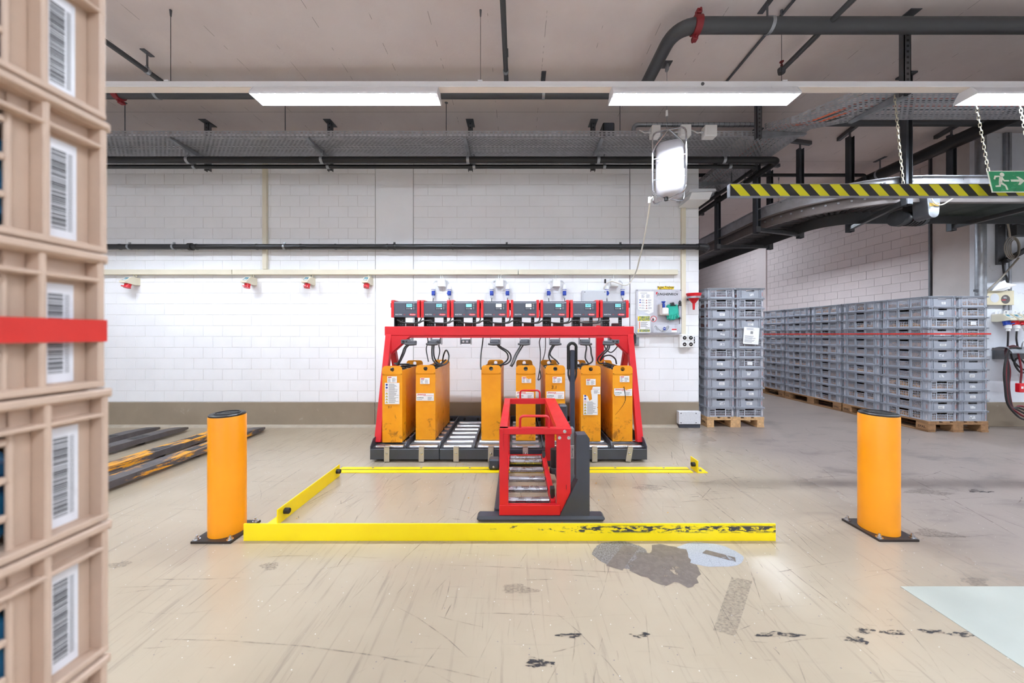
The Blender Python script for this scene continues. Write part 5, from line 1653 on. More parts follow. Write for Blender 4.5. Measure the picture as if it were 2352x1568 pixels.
column('BBABABBAABAB', XA, 5.775, .1445, 'third column back in the crate row', 'grey crates in the long row', False, gd)
column('AAABAABBABAB', XA, 6.390, .1445, 'fourth column back in the crate row', 'grey crates in the long row', False, gd)
column('ABABABABABAB', XA, 7.010, .1445, 'farthest column of the crate row', 'grey crates in the long row', False, gd)
goods_done(gd, 'orange brown baked goods showing through the crate row', M_goods)
make_pallet('wooden pallet at the near end of the crate row', M_wood2, 5.87, 4.54)
make_pallet('middle wooden pallet under the crate row', M_wood2, 5.87, 5.775)
make_pallet('farthest wooden pallet under the crate row', M_wood2, 5.87, 7.005)
M_strap = pm('red_strap', (206, 48, 40), .4, var=.06)


def strap(x0, x1, y0, y1, z, h, label, t=.0015):
    b = MB()
    for q in ((x0 - t, x1 + t, y0 - t, y0), (x0 - t, x1 + t, y1, y1 + t), (x0 - t, x0, y0, y1), (x1, x1 + t, y0, y1)): b.box(q[0], q[1], q[2], q[3], z - h / 2, z + h / 2)
    tag(b.build('packing_strap', M_strap, sm=None), label, 'strap', 'red packing straps around the crates')


strap(5.467, 6.289, 4.532, 5.762, 1.309, .020, 'red packing strap around the near end of the crate row')
strap(5.467, 5.878, 5.768, 6.996, 1.309, .020, 'red packing strap around the middle of the crate row')
strap(5.467, 5.878, 7.003, 7.616, 1.309, .020, 'red packing strap around the far end of the crate row')
ps = thing('paper_sheet', 'white delivery sheet hanging over the crates beside the white wall', 'paper', (3.27, 4.768, 1.165))
WL[ps.name] = Vector()
sheet = MB().box(-.108, .108, 0, .001, 0, .235).build('sheet', M_paper, ps, sm=None)
lines(sheet, -.07, .08, .195, .225, 3, M_inkg, 4, 0); lines(sheet, -.09, .09, .02, .12, 7, M_inkg, 7, 0)
bc = MB()
for i in range(7): bc.box(-.012 + .005 * i, -.009 + .005 * i, -.0004, 0, .142, .182)
bc.build('barcode', M_ink, sheet, sm=None)['kind'] = 'stuff'
ps.rotation_euler = (0, .07, 0)
ps.location = (3.262, 4.770, 1.165)

# ------------------------------------------------------------------ tan crates in the foreground
M_tan = pm('tan_plastic', (204, 178, 158), .5, var=.06, vscale=12, rvar=.08)
TH = .2228
FX, FY = -.688, .575


def tan_mesh():
    b = MB()
    def bx(u0, u1, x0, x1, z0, z1, c=.0015): b.box(x0, x1, -u1, -u0, z0, z1, c)
    bx(0, .6, -.005, .004, TH - .016, TH - .003, .003)          # top lip
    bx(0, .6, -.028, -.003, TH - .018, TH - .004)
    bx(0, .6, -.026, -.001, TH - .050, TH - .043, .002)         # second rib
    bx(0, .6, -.026, .000, 0, .011, .002)                       # lower lip
    bx(0, .009, -.030, -.001, 0, TH - .004, .002)               # corner post
    bx(.009, .070, -.026, -.022, 0, TH - .01)                   # label panel
    bx(.070, .078, -.026, -.001, 0, TH - .006, .002)            # vertical rib
    bx(.078, .1, -.026, -.0215, 0, TH - .01)
    bx(.099, .106, -.0215, -.015, .0, TH - .046, .002)
    bx(.098, .26, -.030, -.026, TH - .046, TH - .01)
    for z in (.0, .052, .104, .156): bx(.106, .26, -.022, -.014, z, z + .010, .002)
    bx(.26, .34, -.026, -.016, 0, TH - .046, .004)
    for z in (.0, .052, .104, .156): bx(.34, .482, -.028, -.016, z, z + .012, .003)
    bx(.482, .502, -.026, -.016, 0, TH - .046, .004); bx(.34, .502, -.034, -.030, TH - .046, TH - .01)
    bx(.502, .522, -.034, -.030, 0, TH - .01); bx(.522, .530, -.026, -.001, 0, TH - .006, .002); bx(.530, .591, -.026, -.022, 0, TH - .01); bx(.591, .6, -.03, -.001, 0, TH - .004, .002)
    # ends, far side and bottom
    for u0, u1 in ((.001, .005), (.595, .599)): bx(u0, u1, -.398, -.004, 0, TH - .006)
    bx(0, .6, -.400, -.394, 0, TH - .004); bx(.004, .596, -.396, -.02, .002, .008)
    for u0, u1 in ((-.003, .003), (.597, .603)): bx(u0, u1, -.40, .002, TH - .018, TH - .003, .002)
    return b.mesh('crate_body', M_tan, sm=None)


TM = tan_mesh()
M_gloss = pm('glossy_label', (236, 236, 242), .28, var=.02)
lab_b = MB().box(-.0218, -.0210, -.0665, -.0255, .013, .166).mesh('barcode_label', M_gloss, sm=None)
bars = MB(); rb = random.Random(4); z = .028
while z < .150:
    w = rb.choice((.0009, .0012, .002, .0032)); bars.box(-.0209, -.0206, -.0555, -.0385, z, z + w); z += w + rb.choice((.0009, .0014, .0024))
z = .028
while z < .15:
    w = .0008; bars.box(-.0209, -.0206, -.0365, -.031, z, z + w); z += .0028
BARM = bars.mesh('bars', M_ink, sm=None)
rt = MB()
for i in range(11): rt.box(-.0209, -.0206, -.0648, -.0588, .052 + .0062 * i, .0568 + .0062 * i)
RTM = rt.mesh('red_print', pm('red_code_print', (224, 78, 56), .5, var=.2, vscale=200), sm=None)
where = ['topmost brown crate at the left edge, cut by the picture top', 'brown crate directly below the one cut by the picture top', 'brown crate second above the red strap at the left edge', 'brown crate crossed by the wide red strap at the left edge',
         'brown crate directly below the red strapped one at the left edge', 'second brown crate below the red strapped one', 'brown crate at the lower left picture corner', 'brown crate below the picture edge, next to lowest', 'lowest brown crate of the left stack, below the picture edge']
blue = MB()
zb0 = .99 - 4 * TH
rt_ = random.Random(6)
for i in range(9):
    k = 8 - i; z = zb0 + k * TH
    dx, dy = rt_.uniform(-.002, .002), rt_.uniform(-.004, .004)
    if k == 5: dy -= .006
    c = thing('tan_crate', where[i], 'crate', (FX + dx, FY + dy, z), 'brown crates stacked at the left edge')
    link_mesh('crate_body', TM, c)
    l = link_mesh('barcode_label', lab_b, c)
    link_mesh('bars', BARM, l)['kind'] = 'stuff'; link_mesh('red_print', RTM, l)['kind'] = 'stuff'
    blue.box(FX - .36, FX - .030, FY - .58, FY - .075, z + .012, z + .15, .02)
o = blue.build('wrapped_goods', pm('blue_film', (30, 92, 128), .25, var=.5, vscale=7, dirt=((20, 30, 66), .5, .6, 5)), sm=None); tag(o, 'blue wrapped goods inside the brown crates', 'goods'); o['kind'] = 'stuff'
strap(FX - .402, FX - .0008, FY - .606, FY - .0035, 1.3062, .036, 'wide red strap around the brown crates at the left edge', .0012)
t = thing('low_pallet', 'low pallet under the brown crates, below the picture edge', 'pallet', (FX - .2, FY - .3, 0))
for xx in (-.36, -.2, -.04): MB().box(FX + xx - .05, FX + xx + .05, FY - .6, FY, .07, zb0 - .001, .002).build('top_board', M_wood2, t, sm=None)
for yy in (-.55, -.3, -.05): MB().box(FX - .4, FX, FY + yy - .05, FY + yy + .05, 0, .07, .002).build('block', M_wood2, t, sm=None)

# ------------------------------------------------------------------ pallet trucks whose forks reach in from the left
def mat_fork(name, c1, amt):
    k = NT(name); p = k.pos()
    w = k.noise(k.mapping(p, scale=(4, 1.6, 10)), 1, 7, .65, .5)
    steel = k.mix(k.noise(p, 9, 5), rgb(66, 64, 68), rgb(128, 122, 124))
    k.link(k.mix(k.ramp(w, amt, amt + .06), steel, rgb(*c1)), k.b.inputs['Base Color'])
    k.b.inputs['Roughness'].default_value = .5
    k.link(k.ramp(w, amt, amt + .06, .55, 0), k.b.inputs['Metallic'])
    return k.m


M_fk1 = mat_fork('worn_yellow_fork', (232, 160, 30), .50)
M_fk2 = mat_fork('worn_grey_fork', (92, 84, 80), .55)


def truck(xr, label, m):
    t = thing('pallet_truck', label, 'pallet truck', (xr - .27, 3.3, 0))
    for x1 in (xr, xr - .38):
        x0 = x1 - .16
        b = MB(); yt = 4.60
        prof = [(2.50, .092), (4.30, .088), (4.52, .072), (yt, .052)]
        v = []; wd = (0, 0, .012, .045)
        for (y, z), q in zip(prof, wd):
            v += [(x0 + q, y, z), (x1 - q, y, z), (x1 - q, y, max(.03, z - .058)), (x0 + q, y, max(.03, z - .058))]
        f = []
        for i in range(3):
            a = 4 * i
            f += [(a, a + 1, a + 5, a + 4), (a + 1, a + 2, a + 6, a + 5), (a + 3, a, a + 4, a + 7), (a + 2, a + 3, a + 7, a + 6)]
        f += [(0, 3, 2, 1), (12, 13, 14, 15)]
        b.add(v, f); fk = b.build('fork', m, t, sm=None)
        for yy in (3.55, 3.95):
            MB().box(x0 + .035, x1 - .035, yy, yy + .16, .0895, .0915).build('wheel_opening', M_black, fk, sm=None)
            MB().cyl((x0 + .04, yy + .08, .058), (x1 - .04, yy + .08, .058), .0355, n=16).build('cover_roll', M_galvd, fk)
            MB().cyl((x0 + .045, yy + .09, .034), (x1 - .045, yy + .09, .034), .034, n=14).build('load_wheel', M_rubber, fk)
        MB().box(x1 - .001, x1 + .003, 3.0, 3.25, .045, .08, .001).build('side_plate', m, fk, sm=None)
    MB().box(xr - .54, xr, 2.40, 2.52, .03, .38, .01).build('fork_carriage', m, t, sm=None)
    MB().box(xr - .62, xr + .08, 1.55, 2.38, .06, .78, .05).build('body', pm('truck_body', (236, 176, 30), .4), t, sm=None)
    MB().box(xr - .60, xr + .06, 1.60, 2.30, .78, .82, .02).build('hood', M_anth, t, sm=None)
    MB().tube(fillet([(xr - .27, 1.6, .6), (xr - .27, 1.45, 1.0), (xr - .27, 1.40, 1.15)], .1), .025, 10).build('tiller', M_black, t)
    MB().tube([(xr - .42, 1.40, 1.15), (xr - .27, 1.39, 1.19), (xr - .12, 1.40, 1.15)], .018, 10).build('tiller_handle', M_black, t)
    for xx in (-.5, -.04): MB().cyl((xr + xx - .04, 1.85, .08), (xr + xx + .04, 1.85, .08), .08, n=18).build('drive_wheel', M_rubber, t)


truck(-3.35, 'yellow worn pallet truck forks nearer the yellow bollard', M_fk1)
truck(-4.385, 'bare grey pallet truck forks farther left by the wall', M_fk2)

# ------------------------------------------------------------------ trunking, conduits and sockets on the white wall
tk = thing('wall_trunking', 'cream cable trunking running along the white wall', 'trunking', (-2.5, 4.78, 2.13))
ztk0, ztk1 = WZ(630, 4.765), WZ(618.5, 4.765)
for a, c in ((-8, -3.99), (-3.98, .01), (.02, 2.246)): MB().box(a, c, 4.765, WY - .001, ztk0, ztk1, .003).build('trunking_length', M_cream, tk, sm=None)
for px, y0, y1, lab in ((608, 330, 618, 'cream vertical trunking above the wall trunking at the left'), (1570, 470, 775, 'cream vertical trunking beside the notice board')):
    x = WX(px, 4.8)
    tag(MB().box(x - .030, x + .030, 4.79, WY - .001, WZ(y1, 4.8), WZ(y0, 4.8), .003).build('vertical_trunking', M_cream, sm=None), lab, 'trunking')
tag(MB().tube(fillet([(WX(1570, 4.8), 4.80, WZ(778, 4.8)), (WX(1578, 4.8), 4.80, WZ(780, 4.8)), (WX(1579, 4.8), 4.80, WZ(790, 4.8))], .03), .008, 8).build('socket_lead', M_galvd), 'short grey lead bending into the four-way socket box', 'cable')

M_beige = pm('socket_beige', (222, 214, 192), .45, var=.03)


def cee_socket(x, z, y, label, red=True, cond=True, group='red wall sockets'):
    """industrial wall socket: wedge body, label, tilted round socket with lid"""
    t = thing('wall_socket', label, 'socket', (x, y, z), group)
    b = MB().prism([(y, z - .045), (y, z + .055), (y - .06, z + .06), (y - .11, z + .058), (y - .19, z - .010), (y - .19, z - .03), (y - .06, z - .05)], 'x', x - .042, x + .042)
    b.build('body', M_beige, t, sm=None)
    d = Vector((0, -.068, .08)).normalized()
    l = MB(); p0 = Vector((x, y - .175, z + .002)); p1 = Vector((x, y - .122, z + .047)); nrm = Vector((0, -.65, .76)) * .0015
    l.add([p0 + Vector((-.026, 0, 0)) + nrm, p0 + Vector((.026, 0, 0)) + nrm, p1 + Vector((.026, 0, 0)) + nrm, p1 + Vector((-.026, 0, 0)) + nrm], [(0, 1, 2, 3)])
    l = l.build('type_label', M_teal, t, sm=None)
    for f0, f1 in ((.12, .3), (.38, .5)):
        q = MB(); a, c = p0.lerp(p1, f0), p0.lerp(p1, f1)
        q.add([a + Vector((-.02, 0, 0)) + nrm * 1.6, a + Vector((.02, 0, 0)) + nrm * 1.6, c + Vector((.02, 0, 0)) + nrm * 1.6, c + Vector((-.02, 0, 0)) + nrm * 1.6], [(0, 1, 2, 3)]); q.build('print', M_wplast, l, sm=None)
    m = M_redp if red else M_blue
    ax = Vector((0, -.25, -1)).normalized(); c0 = Vector((x, y - .115, z - .035))
    s = MB().cyl(c0, c0 + ax * .055, .036, .034, n=20); s.build('socket', m, t)
    MB().cyl(c0 + ax * .055, c0 + ax * .064, .038, n=20).build('lid', m, t)
    MB().bar(c0 + ax * .05 + Vector((0, -.03, 0)), c0 + ax * .045 + Vector((0, -.065, .004)), .03, .012).build('lid_tab', m, t, sm=None)
    if cond:
        for dx in (-.018, .018):
            MB().cyl((x + dx, y - .03, z + .05), (x + dx, y - .03, z + .128), .008, n=10).build('conduit', M_beige, t)
            MB().cyl((x + dx, y - .03, z + .05), (x + dx, y - .03, z + .068), .012, n=10).build('gland', M_pgrey, t)
    return t


for px, lab in ((316, 'red wall socket closest to the brown crates'), (584, 'second red wall socket from the left'), (718, 'third red wall socket from the left'), (851, 'red wall socket nearest the battery chargers')):
    cee_socket(WX(px, WY), WZ(648, WY), WY - .001, lab)

pos = ['first from the left', 'second from the left', 'third from the left', 'behind the drooping pale hose']
for i, px in enumerate((1014, 1147.5, 1278, 1411)):
    D = 4.78; x = WX(px, D); z0, z1 = WZ(659, D), WZ(640, D)
    t = thing('distribution_box', 'white wall distribution box above the chargers, ' + pos[i], 'distribution box', (x, D, z0), 'white distribution boxes above the chargers')
    MB().box(x - .056, x + .056, D - .02, WY - .001, z0, z1, .006).build('box', M_wplast, t, sm=None)
    MB().box(x - .05, x + .05, D - .026, D - .02, z0 + .006, z1 - .006, .003).build('lid', M_wplast, t, sm=None)
    text('A.21', .010, M_inkg, t, (x, D - .0263, z1 - .022), align='CENTER')
    for dx in ((-.016, .016) if i < 2 else (-.004,)): MB().cyl((x + dx, D + .02, z1), (x + dx, D + .02, ztk0), .007, n=10).build('conduit', M_wplast, t)
    for s in (-1, 1):
        xp = x + s * (.110 if s < 0 else .112)
        for k in (0, .010): MB().tube(catmull([(x + s * .056, D + .01, z1 - .028 - k), (x + s * .085, D, z1 - .030 - k), (xp - s * .004, D - .01, z1 - .062), (xp, D - .012, z1 - .085)], 5), .0042, 8).build('flex', M_gplast, t)
        p = thing('plug_connector', 'blue mains plug %s of the white distribution box, %s' % ('left' if s < 0 else 'right', pos[i]), 'plug', (xp, D - .012, z1 - .3), 'blue mains plugs above the chargers')
        yc = D - .012; zt_ = z1 - .080
        MB().lathe([(.012, 0), (.022, -.028), (.027, -.060), (.027, -.072)], (xp, yc, zt_), 18).build('coupler', M_wplast, p)
        MB().lathe([(.029, -.072), (.029, -.080)], (xp, yc, zt_), 18).build('collar', M_blue, p)
        MB().lathe([(.028, -.080), (.028, -.090), (.024, -.092)], (xp, yc, zt_), 18).build('ring', M_wplast, p)
        MB().lathe([(.024, -.092), (.026, -.100), (.026, -.150), (.022, -.158)], (xp, yc, zt_), 18).build('plug_body', M_blue, p)
        MB().lathe([(.022, 0), (.022, -.008)], (xp - .006 * s, yc - .024, zt_ - .128), 14, 'y').build('lid', M_blue, p)
        MB().lathe([(.021, -.158), (.017, -.190), (.008, -.196)], (xp, yc, zt_), 18).build('strain_relief', M_gplast, p)
        MB().tube(catmull([(xp, yc, zt_ - .19), (xp, yc - .02, zt_ - .24), (xp * .985, yc - .07, zt_ - .36), (xp * .93, yc - .35, 1.54), (xp * .87, 4.12, 1.52)], 6), .0055, 8).build('cord', M_cable, p)
x0, x1 = WX(1336, 4.8), WX(1391, 4.8)
t = thing('wall_cabinet', 'pale grey wall cabinet behind the last two chargers', 'cabinet', ((x0 + x1) / 2, 4.75, 1.45))
MB().box(x0, x1, 4.74, WY - .001, 1.48, WZ(666, 4.75), .008).build('housing', M_gplast, t, sm=None)
MB().box(x0 + .006, x1 - .004, 4.726, 4.74, 1.486, WZ(666, 4.75) - .006, .006).build('lid', M_gplast, t, sm=None)
for xx in (x0 + .03, x1 - .03): MB().lathe([(.007, 0), (.007, -.003)], (xx, 4.726, WZ(666, 4.75) - .03), 10, 'y').build('screw', M_galvd, t)

# ------------------------------------------------------------------ notice board with its kit
D = 4.80
def bp(x, y): return (WX(1455 + x / 12.54, D), WZ(650 + y / 12.54, D))
(bx0, bz1), (bx1, bz0) = bp(80, 182), bp(1385, 1485)
bd = thing('notice_board', 'pale acrylic service board on the white wall right of the chargers', 'board', ((bx0 + bx1) / 2, D, bz0))
MB().box(bx0, bx1, D, D + .006, bz0, bz1).build('panel', pm('board_grey', (203, 202, 210), .25, var=.02), bd, sm=None)
for q in ((105, 205), (1355, 205), (105, 1455), (1340, 1440)):
    a = bp(*q); MB().cyl((a[0], D - .004, a[1]), (a[0], WY - .002, a[1]), .007, n=10).build('standoff', M_galvd, bd)
MB().prism([bp(*q) for q in ((135, 238), (580, 238), (575, 840), (440, 890), (135, 830))], 'y', D - .0012, D).build('instruction_sheet', M_paper, bd, sm=None)
MB().prism([bp(*q) for q in ((75, 700), (130, 712), (135, 760), (430, 880), (420, 925), (140, 890))], 'y', D - .002, D - .0013).build('film_corner', glass('clear_film', (245, 248, 255), .1, .55), bd, sm=None)
sh = bd
def blines(q0, q1, n, seed, mat=M_inkg, yy=None):
    a, c = bp(*q0), bp(*q1); return lines(bd, a[0], c[0], c[1], a[1], n, mat, seed, D - .0014 if yy is None else yy)
blines((195, 270), (520, 300), 1, 1); blines((230, 320), (330, 430), 8, 2); blines((365, 320), (500, 430), 8, 3)
for i, yy in enumerate((470, 540, 620, 695)): blines((230, yy), (335, yy + 45), 3, 10 + i); blines((420, yy), (525, yy + 45), 3, 20 + i)
blines((165, 780), (530, 830), 4, 30)
for i, (x, y, m) in enumerate(((190, 486, M_blue), (190, 555, M_blue), (190, 637, M_redp), (190, 710, pm('print_green', (20, 90, 76))))):
    a = bp(x, y); MB().prism([(a[0] + .0105 * math.cos(k * PI / 7), a[1] + .0105 * math.sin(k * PI / 7)) for k in range(14)], 'y', D - .0018, D - .0012).build('symbol', m, bd, sm=None)
    if i > 1: MB().prism([(a[0] + .0065 * math.cos(k * PI / 7), a[1] + .0065 * math.sin(k * PI / 7)) for k in range(14)], 'y', D - .0024, D - .0018).build('symbol_field', M_paper, bd, sm=None)
    a = bp(375, y + 8); MB().prism([(a[0] - .011, a[1] - .009), (a[0] + .011, a[1] - .009), (a[0], a[1] + .011)], 'y', D - .0018, D - .0012).build('warning_symbol', pm('print_brown', (150, 70, 56), .6), bd, sm=None)
a = bp(655, 352); text('JUNGHEINRICH', .047, M_ink, bd, (a[0] + .012, D - .0005, a[1]), shear=.22, bold=.028, sx=.88)
r0 = bp(640, 310)
lg = MB().prism([bp(*q) for q in ((645, 300), (655, 262), (690, 250), (700, 275), (682, 290), (672, 330), (650, 330), (655, 300))], 'y', D - .001, D - .0002).build('logo_mark', M_redp, bd, sm=None)
blines((1205, 228), (1330, 252), 2, 41)
# leaflet holder
lf = thing('leaflet_holder', 'clear holder with a yellow and white leaflet on the service board', 'leaflet', (bp(290, 1420)[0], D, bp(290, 1420)[1]))
a, c = bp(110, 940), bp(470, 1420)
MB().box(a[0], c[0], D - .022, D - .003, c[1], a[1]).build('leaflet', M_paper, lf, sm=None)
for q0, q1, m in (((140, 950), (455, 1090), pm('print_meadow', (146, 160, 120), .6, var=.6, vscale=60, dirt=((226, 210, 40), .5, .6, 40))), ((110, 960), (140, 1090), M_signy), ((150, 1330), (455, 1405), MATS['print_meadow']), ((112, 1330), (140, 1415), M_signy), ((148, 1110), (168, 1320), pm('print_orange', (236, 120, 50), .6))):
    e, g = bp(*q0), bp(*q1); MB().box(e[0], g[0], D - .0228, D - .022, g[1], e[1]).build('print', m, lf, sm=None)
e, g = bp(185, 1115), bp(440, 1270); lines(lf, e[0], g[0], g[1], e[1], 5, M_inkg, 50, D - .0222)
e, g = bp(325, 1280), bp(455, 1305); lines(lf, e[0], g[0], g[1], e[1], 1, M_ink, 52, D - .0222)
a, c = bp(95, 1415), bp(440, 1445); MB().box(a[0], c[0], D - .03, D - .001, c[1], a[1]).build('holder_shelf', M_gplast, lf, sm=None)
# no-smoking sign
ns = thing('prohibition_sign', 'round red prohibition sign on the service board', 'sign', (bp(577, 1120)[0], D, bp(577, 1120)[1]))
a = bp(577, 1030); rr = .0435
MB().prism([(a[0] + rr * math.cos(k * PI / 14), a[1] + rr * math.sin(k * PI / 14)) for k in range(28)], 'y', D - .0012, D - .0002).build('disc', M_paper, ns, sm=None)
b = MB(); b.tube([(a[0] + .039 * math.cos(k * PI / 14), D - .002, a[1] + .039 * math.sin(k * PI / 14)) for k in range(28)], .0042, 6, closed=True); b.bar((a[0] - .026, D - .002, a[1] + .026), (a[0] + .026, D - .002, a[1] - .026), .006, .002); b.build('red_ring', M_redp, ns, sm=None)
b = MB().prism([(a[0] - .018, a[1] - .028), (a[0] + .004, a[1] - .028), (a[0] + .002, a[1] + .004), (a[0] - .006, a[1] + .016), (a[0] - .016, a[1] + .004)], 'y', D - .0016, D - .0012); b.build('figure', M_ink, ns, sm=None)
# goggles box
gb = thing('goggles_box', 'clear box with safety goggles on the service board', 'box', (bp(830, 1420)[0], D, bp(830, 1420)[1]))
a, c = bp(505, 1110), bp(1190, 1425)
M_clear = glass('clear_acrylic', (236, 240, 248), .08, .22)
MB().box(a[0], c[0], D - .095, D - .091, c[1], a[1] - .05).build('front_pane', M_clear, gb, sm=None)
MB().box(a[0], c[0], D - .095, D - .001, c[1], c[1] + .004).build('bottom_pane', M_clear, gb, sm=None)
for xx in (a[0], c[0] - .004): MB().box(xx, xx + .004, D - .091, D - .001, c[1], a[1] - .03).build('side_pane', M_clear, gb, sm=None)
a = bp(810, 1315); MB().prism([(a[0] + .021 * math.cos(k * PI / 8), a[1] + .021 * math.sin(k * PI / 8)) for k in range(16)], 'y', D - .0965, D - .095).build('goggles_symbol', M_blue, gb, sm=None)
for s in (-1, 1): MB().box(a[0] + s * .007 - .006, a[0] + s * .007 + .006, D - .0972, D - .0965, a[1] - .002, a[1] + .006, .0002).build('symbol_print', M_wplast, gb, sm=None)
a, c = bp(1010, 1310), bp(1160, 1415); st = MB().box(a[0], c[0], D - .0962, D - .095, c[1], a[1]).build('red_sticker', M_paper, gb, sm=None)
a, c = bp(1015, 1318), bp(1152, 1355); MB().box(a[0], c[0], D - .0968, D - .0962, c[1], a[1]).build('print', M_redp, st, sm=None)
gg = thing('safety_goggles', 'folded dark-rimmed safety goggles lying in the clear box', 'goggles', (bp(770, 1390)[0], D - .05, bp(770, 1395)[1]))
P = [bp(*q) for q in ((565, 1270), (600, 1235), (650, 1290), (760, 1385), (860, 1330), (930, 1245), (965, 1240), (960, 1300), (880, 1370), (770, 1400))]
MB().tube(catmull([(p[0], D - .05, p[1]) for p in P], 5), .006, 8).build('frame', M_pgrey, gg)
MB().prism([bp(*q) for q in ((600, 1250), (650, 1290), (700, 1345), (650, 1370), (600, 1330))], 'y', D - .056, D - .05).build('lens', glass('smoked_lens', (150, 150, 158), .1, .7), gg, sm=None)
MB().prism([bp(*q) for q in ((880, 1310), (930, 1250), (955, 1260), (945, 1310), (890, 1355))], 'y', D - .056, D - .05).build('lens', MATS['smoked_lens'], gg, sm=None)
# spray bottle, cloth bag, gloves, hydrometer
sb = thing('spray_bottle', 'white bottle with blue cap in a holder on the service board', 'bottle', (bp(865, 925)[0], D - .04, bp(865, 925)[1]))
a, c = bp(775, 715), bp(955, 910)
MB().box(a[0], c[0], D - .075, D - .015, c[1], a[1], .012).build('bottle', M_wplast, sb, sm=None)
a = bp(825, 700); b = MB().lathe([(.019, 0), (.019, .045), (.013, .050), (.013, .062), (.028, .072), (.028, .084)], (a[0], D - .045, a[1] - .004), 16); b.build('blue_cap', M_blue, sb)
a, c = bp(893, 480), bp(915, 720); MB().cyl(((a[0] + c[0]) / 2, D - .03, c[1]), ((a[0] + c[0]) / 2, D - .03, a[1]), .004, n=8).build('tube', M_wplast, sb)
a, c = bp(695, 620), bp(775, 925); MB().box(a[0], c[0], D - .07, D - .001, c[1], a[1], .006).build('holder', pm('holder_taupe', (190, 178, 172), .5), sb, sm=None)
a, c = bp(700, 905), bp(950, 935); MB().box(a[0], c[0], D - .085, D - .001, c[1], a[1], .004).build('holder_floor', MATS['holder_taupe'], sb, sm=None)
M_glove = pm('glove_green', (44, 178, 156), .5, var=.12, vscale=18)
for k, (off, lab) in enumerate(((0.0, 'front green rubber glove hanging on the service board'), (.012, 'rear green rubber glove behind the front one'))):
    gl = thing('rubber_glove', lab, 'glove', (bp(1090, 1050)[0], D - .03, bp(1090, 1050)[1]), 'green rubber gloves on the service board')
    yy = D - .045 + off; dx = -.012 * k; dz = -.012 * k
    def g3(x, y): p = bp(x, y); return (p[0] + dx, p[1] + dz)
    palm = [g3(*q) for q in ((945, 625), (1210, 625), (1240, 760), (1250, 900), (1180, 960), (1000, 960), (985, 850), (965, 740))]
    MB().prism(palm, 'y', yy - .010, yy + .006).build('palm', M_glove, gl, sm=None)
    for pts, r in ((((1000, 930), (985, 1000), (982, 1030)), .014), (((1060, 930), (1050, 1010), (1050, 1050)), .0155), (((1125, 930), (1135, 1010), (1140, 1045)), .0155), (((1185, 880), (1235, 960), (1260, 1000)), .015), (((990, 850), (965, 930), (955, 960)), .012)):
        P = [g3(*q) for q in pts]; c3 = catmull([(p[0], yy - .004, p[1]) for p in P], 4)
        MB().tube(c3, [r] * (len(c3) - 2) + [r * .85, r * .45], 10).build('finger', M_glove, gl)
cl = thing('glove_clip', 'black clip holding the green gloves on the service board', 'clip', (bp(1080, 660)[0], D - .03, bp(1080, 660)[1]))
a = bp(1080, 655); MB().prism([(a[0] - .050, a[1] - .004), (a[0] + .050, a[1] - .004), (a[0] + .018, a[1] + .016), (a[0] - .018, a[1] + .016)], 'y', D - .064, D - .056).build('jaw', M_black, cl, sm=None)
a = bp(1080, 600); MB().lathe([(.018, -.066), (.018, -.001)], (a[0], D, a[1]), 16, 'y').build('knob', M_black, cl)
hy = thing('hydrometer', 'glass battery acid tester with black bulb on the service board', 'tester', (bp(1290, 1180)[0], D - .03, bp(1290, 1180)[1]))
def lz(y): return bp(1300, y)[1]
hx = bp(1310, 0)[0]
MB().lathe([(.004, lz(500)), (.014, lz(535)), (.020, lz(580)), (.013, lz(600)), (.022, lz(640)), (.014, lz(660))][::-1], (hx, D - .03, 0), 16).build('bulb', M_black, hy)
MB().lathe([(.0125, lz(980)), (.0135, lz(900)), (.0135, lz(660))], (hx - .005, D - .03, 0), 14).build('glass_tube', glass('tester_glass', (214, 220, 232), .05, .5), hy)
MB().lathe([(.003, lz(1180)), (.005, lz(1040)), (.012, lz(1010)), (.012, lz(985))], (hx - .008, D - .03, 0), 12).build('tip', M_black, hy)
for y in (655, 1010): MB().box(hx - .03, hx + .022, D - .022, D - .001, lz(y) - .005, lz(y) + .005).build('holder_clip', M_black, hy, sm=None)
a, c = bp(1245, 1190), bp(1355, 1430); MB().box(a[0], c[0], D - .03, D - .026, c[1], a[1]).build('catch_cup', M_clear, hy, sm=None)
# yellow card behind the board
a, c = bp(712, 92), bp(1178, 240)
yc_ = thing('yellow_card', 'yellow card reading Roter Trichter above the service board', 'card', ((a[0] + c[0]) / 2, D + .02, c[1]))
MB().box(a[0], c[0], D + .014, D + .016, c[1], a[1]).build('card', M_signy, yc_, sm=None)
a = bp(945, 140); text('Roter Trichter', .040, M_ink, yc_, (a[0], D + .0135, a[1]), align='CENTER', bold=.025)
a = bp(945, 200); text('Bindemittel', .040, M_ink, yc_, (a[0], D + .0135, a[1]), align='CENTER', bold=.025)
# funnel in its ring
fx, fy = WX(1593.5, 4.68), 4.68
fn = thing('funnel', 'red plastic funnel hanging in a steel ring on the white wall', 'funnel', (fx, fy, WZ(711, fy)))
def fz(y): return WZ(650 + y / 12.54, fy)
MB().lathe([(.013, fz(765)), (.017, fz(590)), (.062, fz(470)), (.084, fz(385)), (.098, fz(300)), (.094, fz(295)), (.078, fz(388)), (.056, fz(472)), (.012, fz(592))], (fx, fy, 0), 28, cap0=False, cap1=False).build('cone', M_redp, fn)
fr = thing('funnel_ring', 'steel ring bracket holding the red funnel', 'bracket', (fx, fy, fz(440)))
MB().lathe([(.0845, fz(440)), (.0845, fz(385)), (.087, fz(385)), (.087, fz(440))], (fx, fy, 0), 28, cap0=False, cap1=False).build('ring', M_galv, fr)
MB().box(fx - .02, fx + .02, fy + .084, WY - .001, fz(470), fz(400)).build('wall_plate', M_galvd, fr, sm=None)
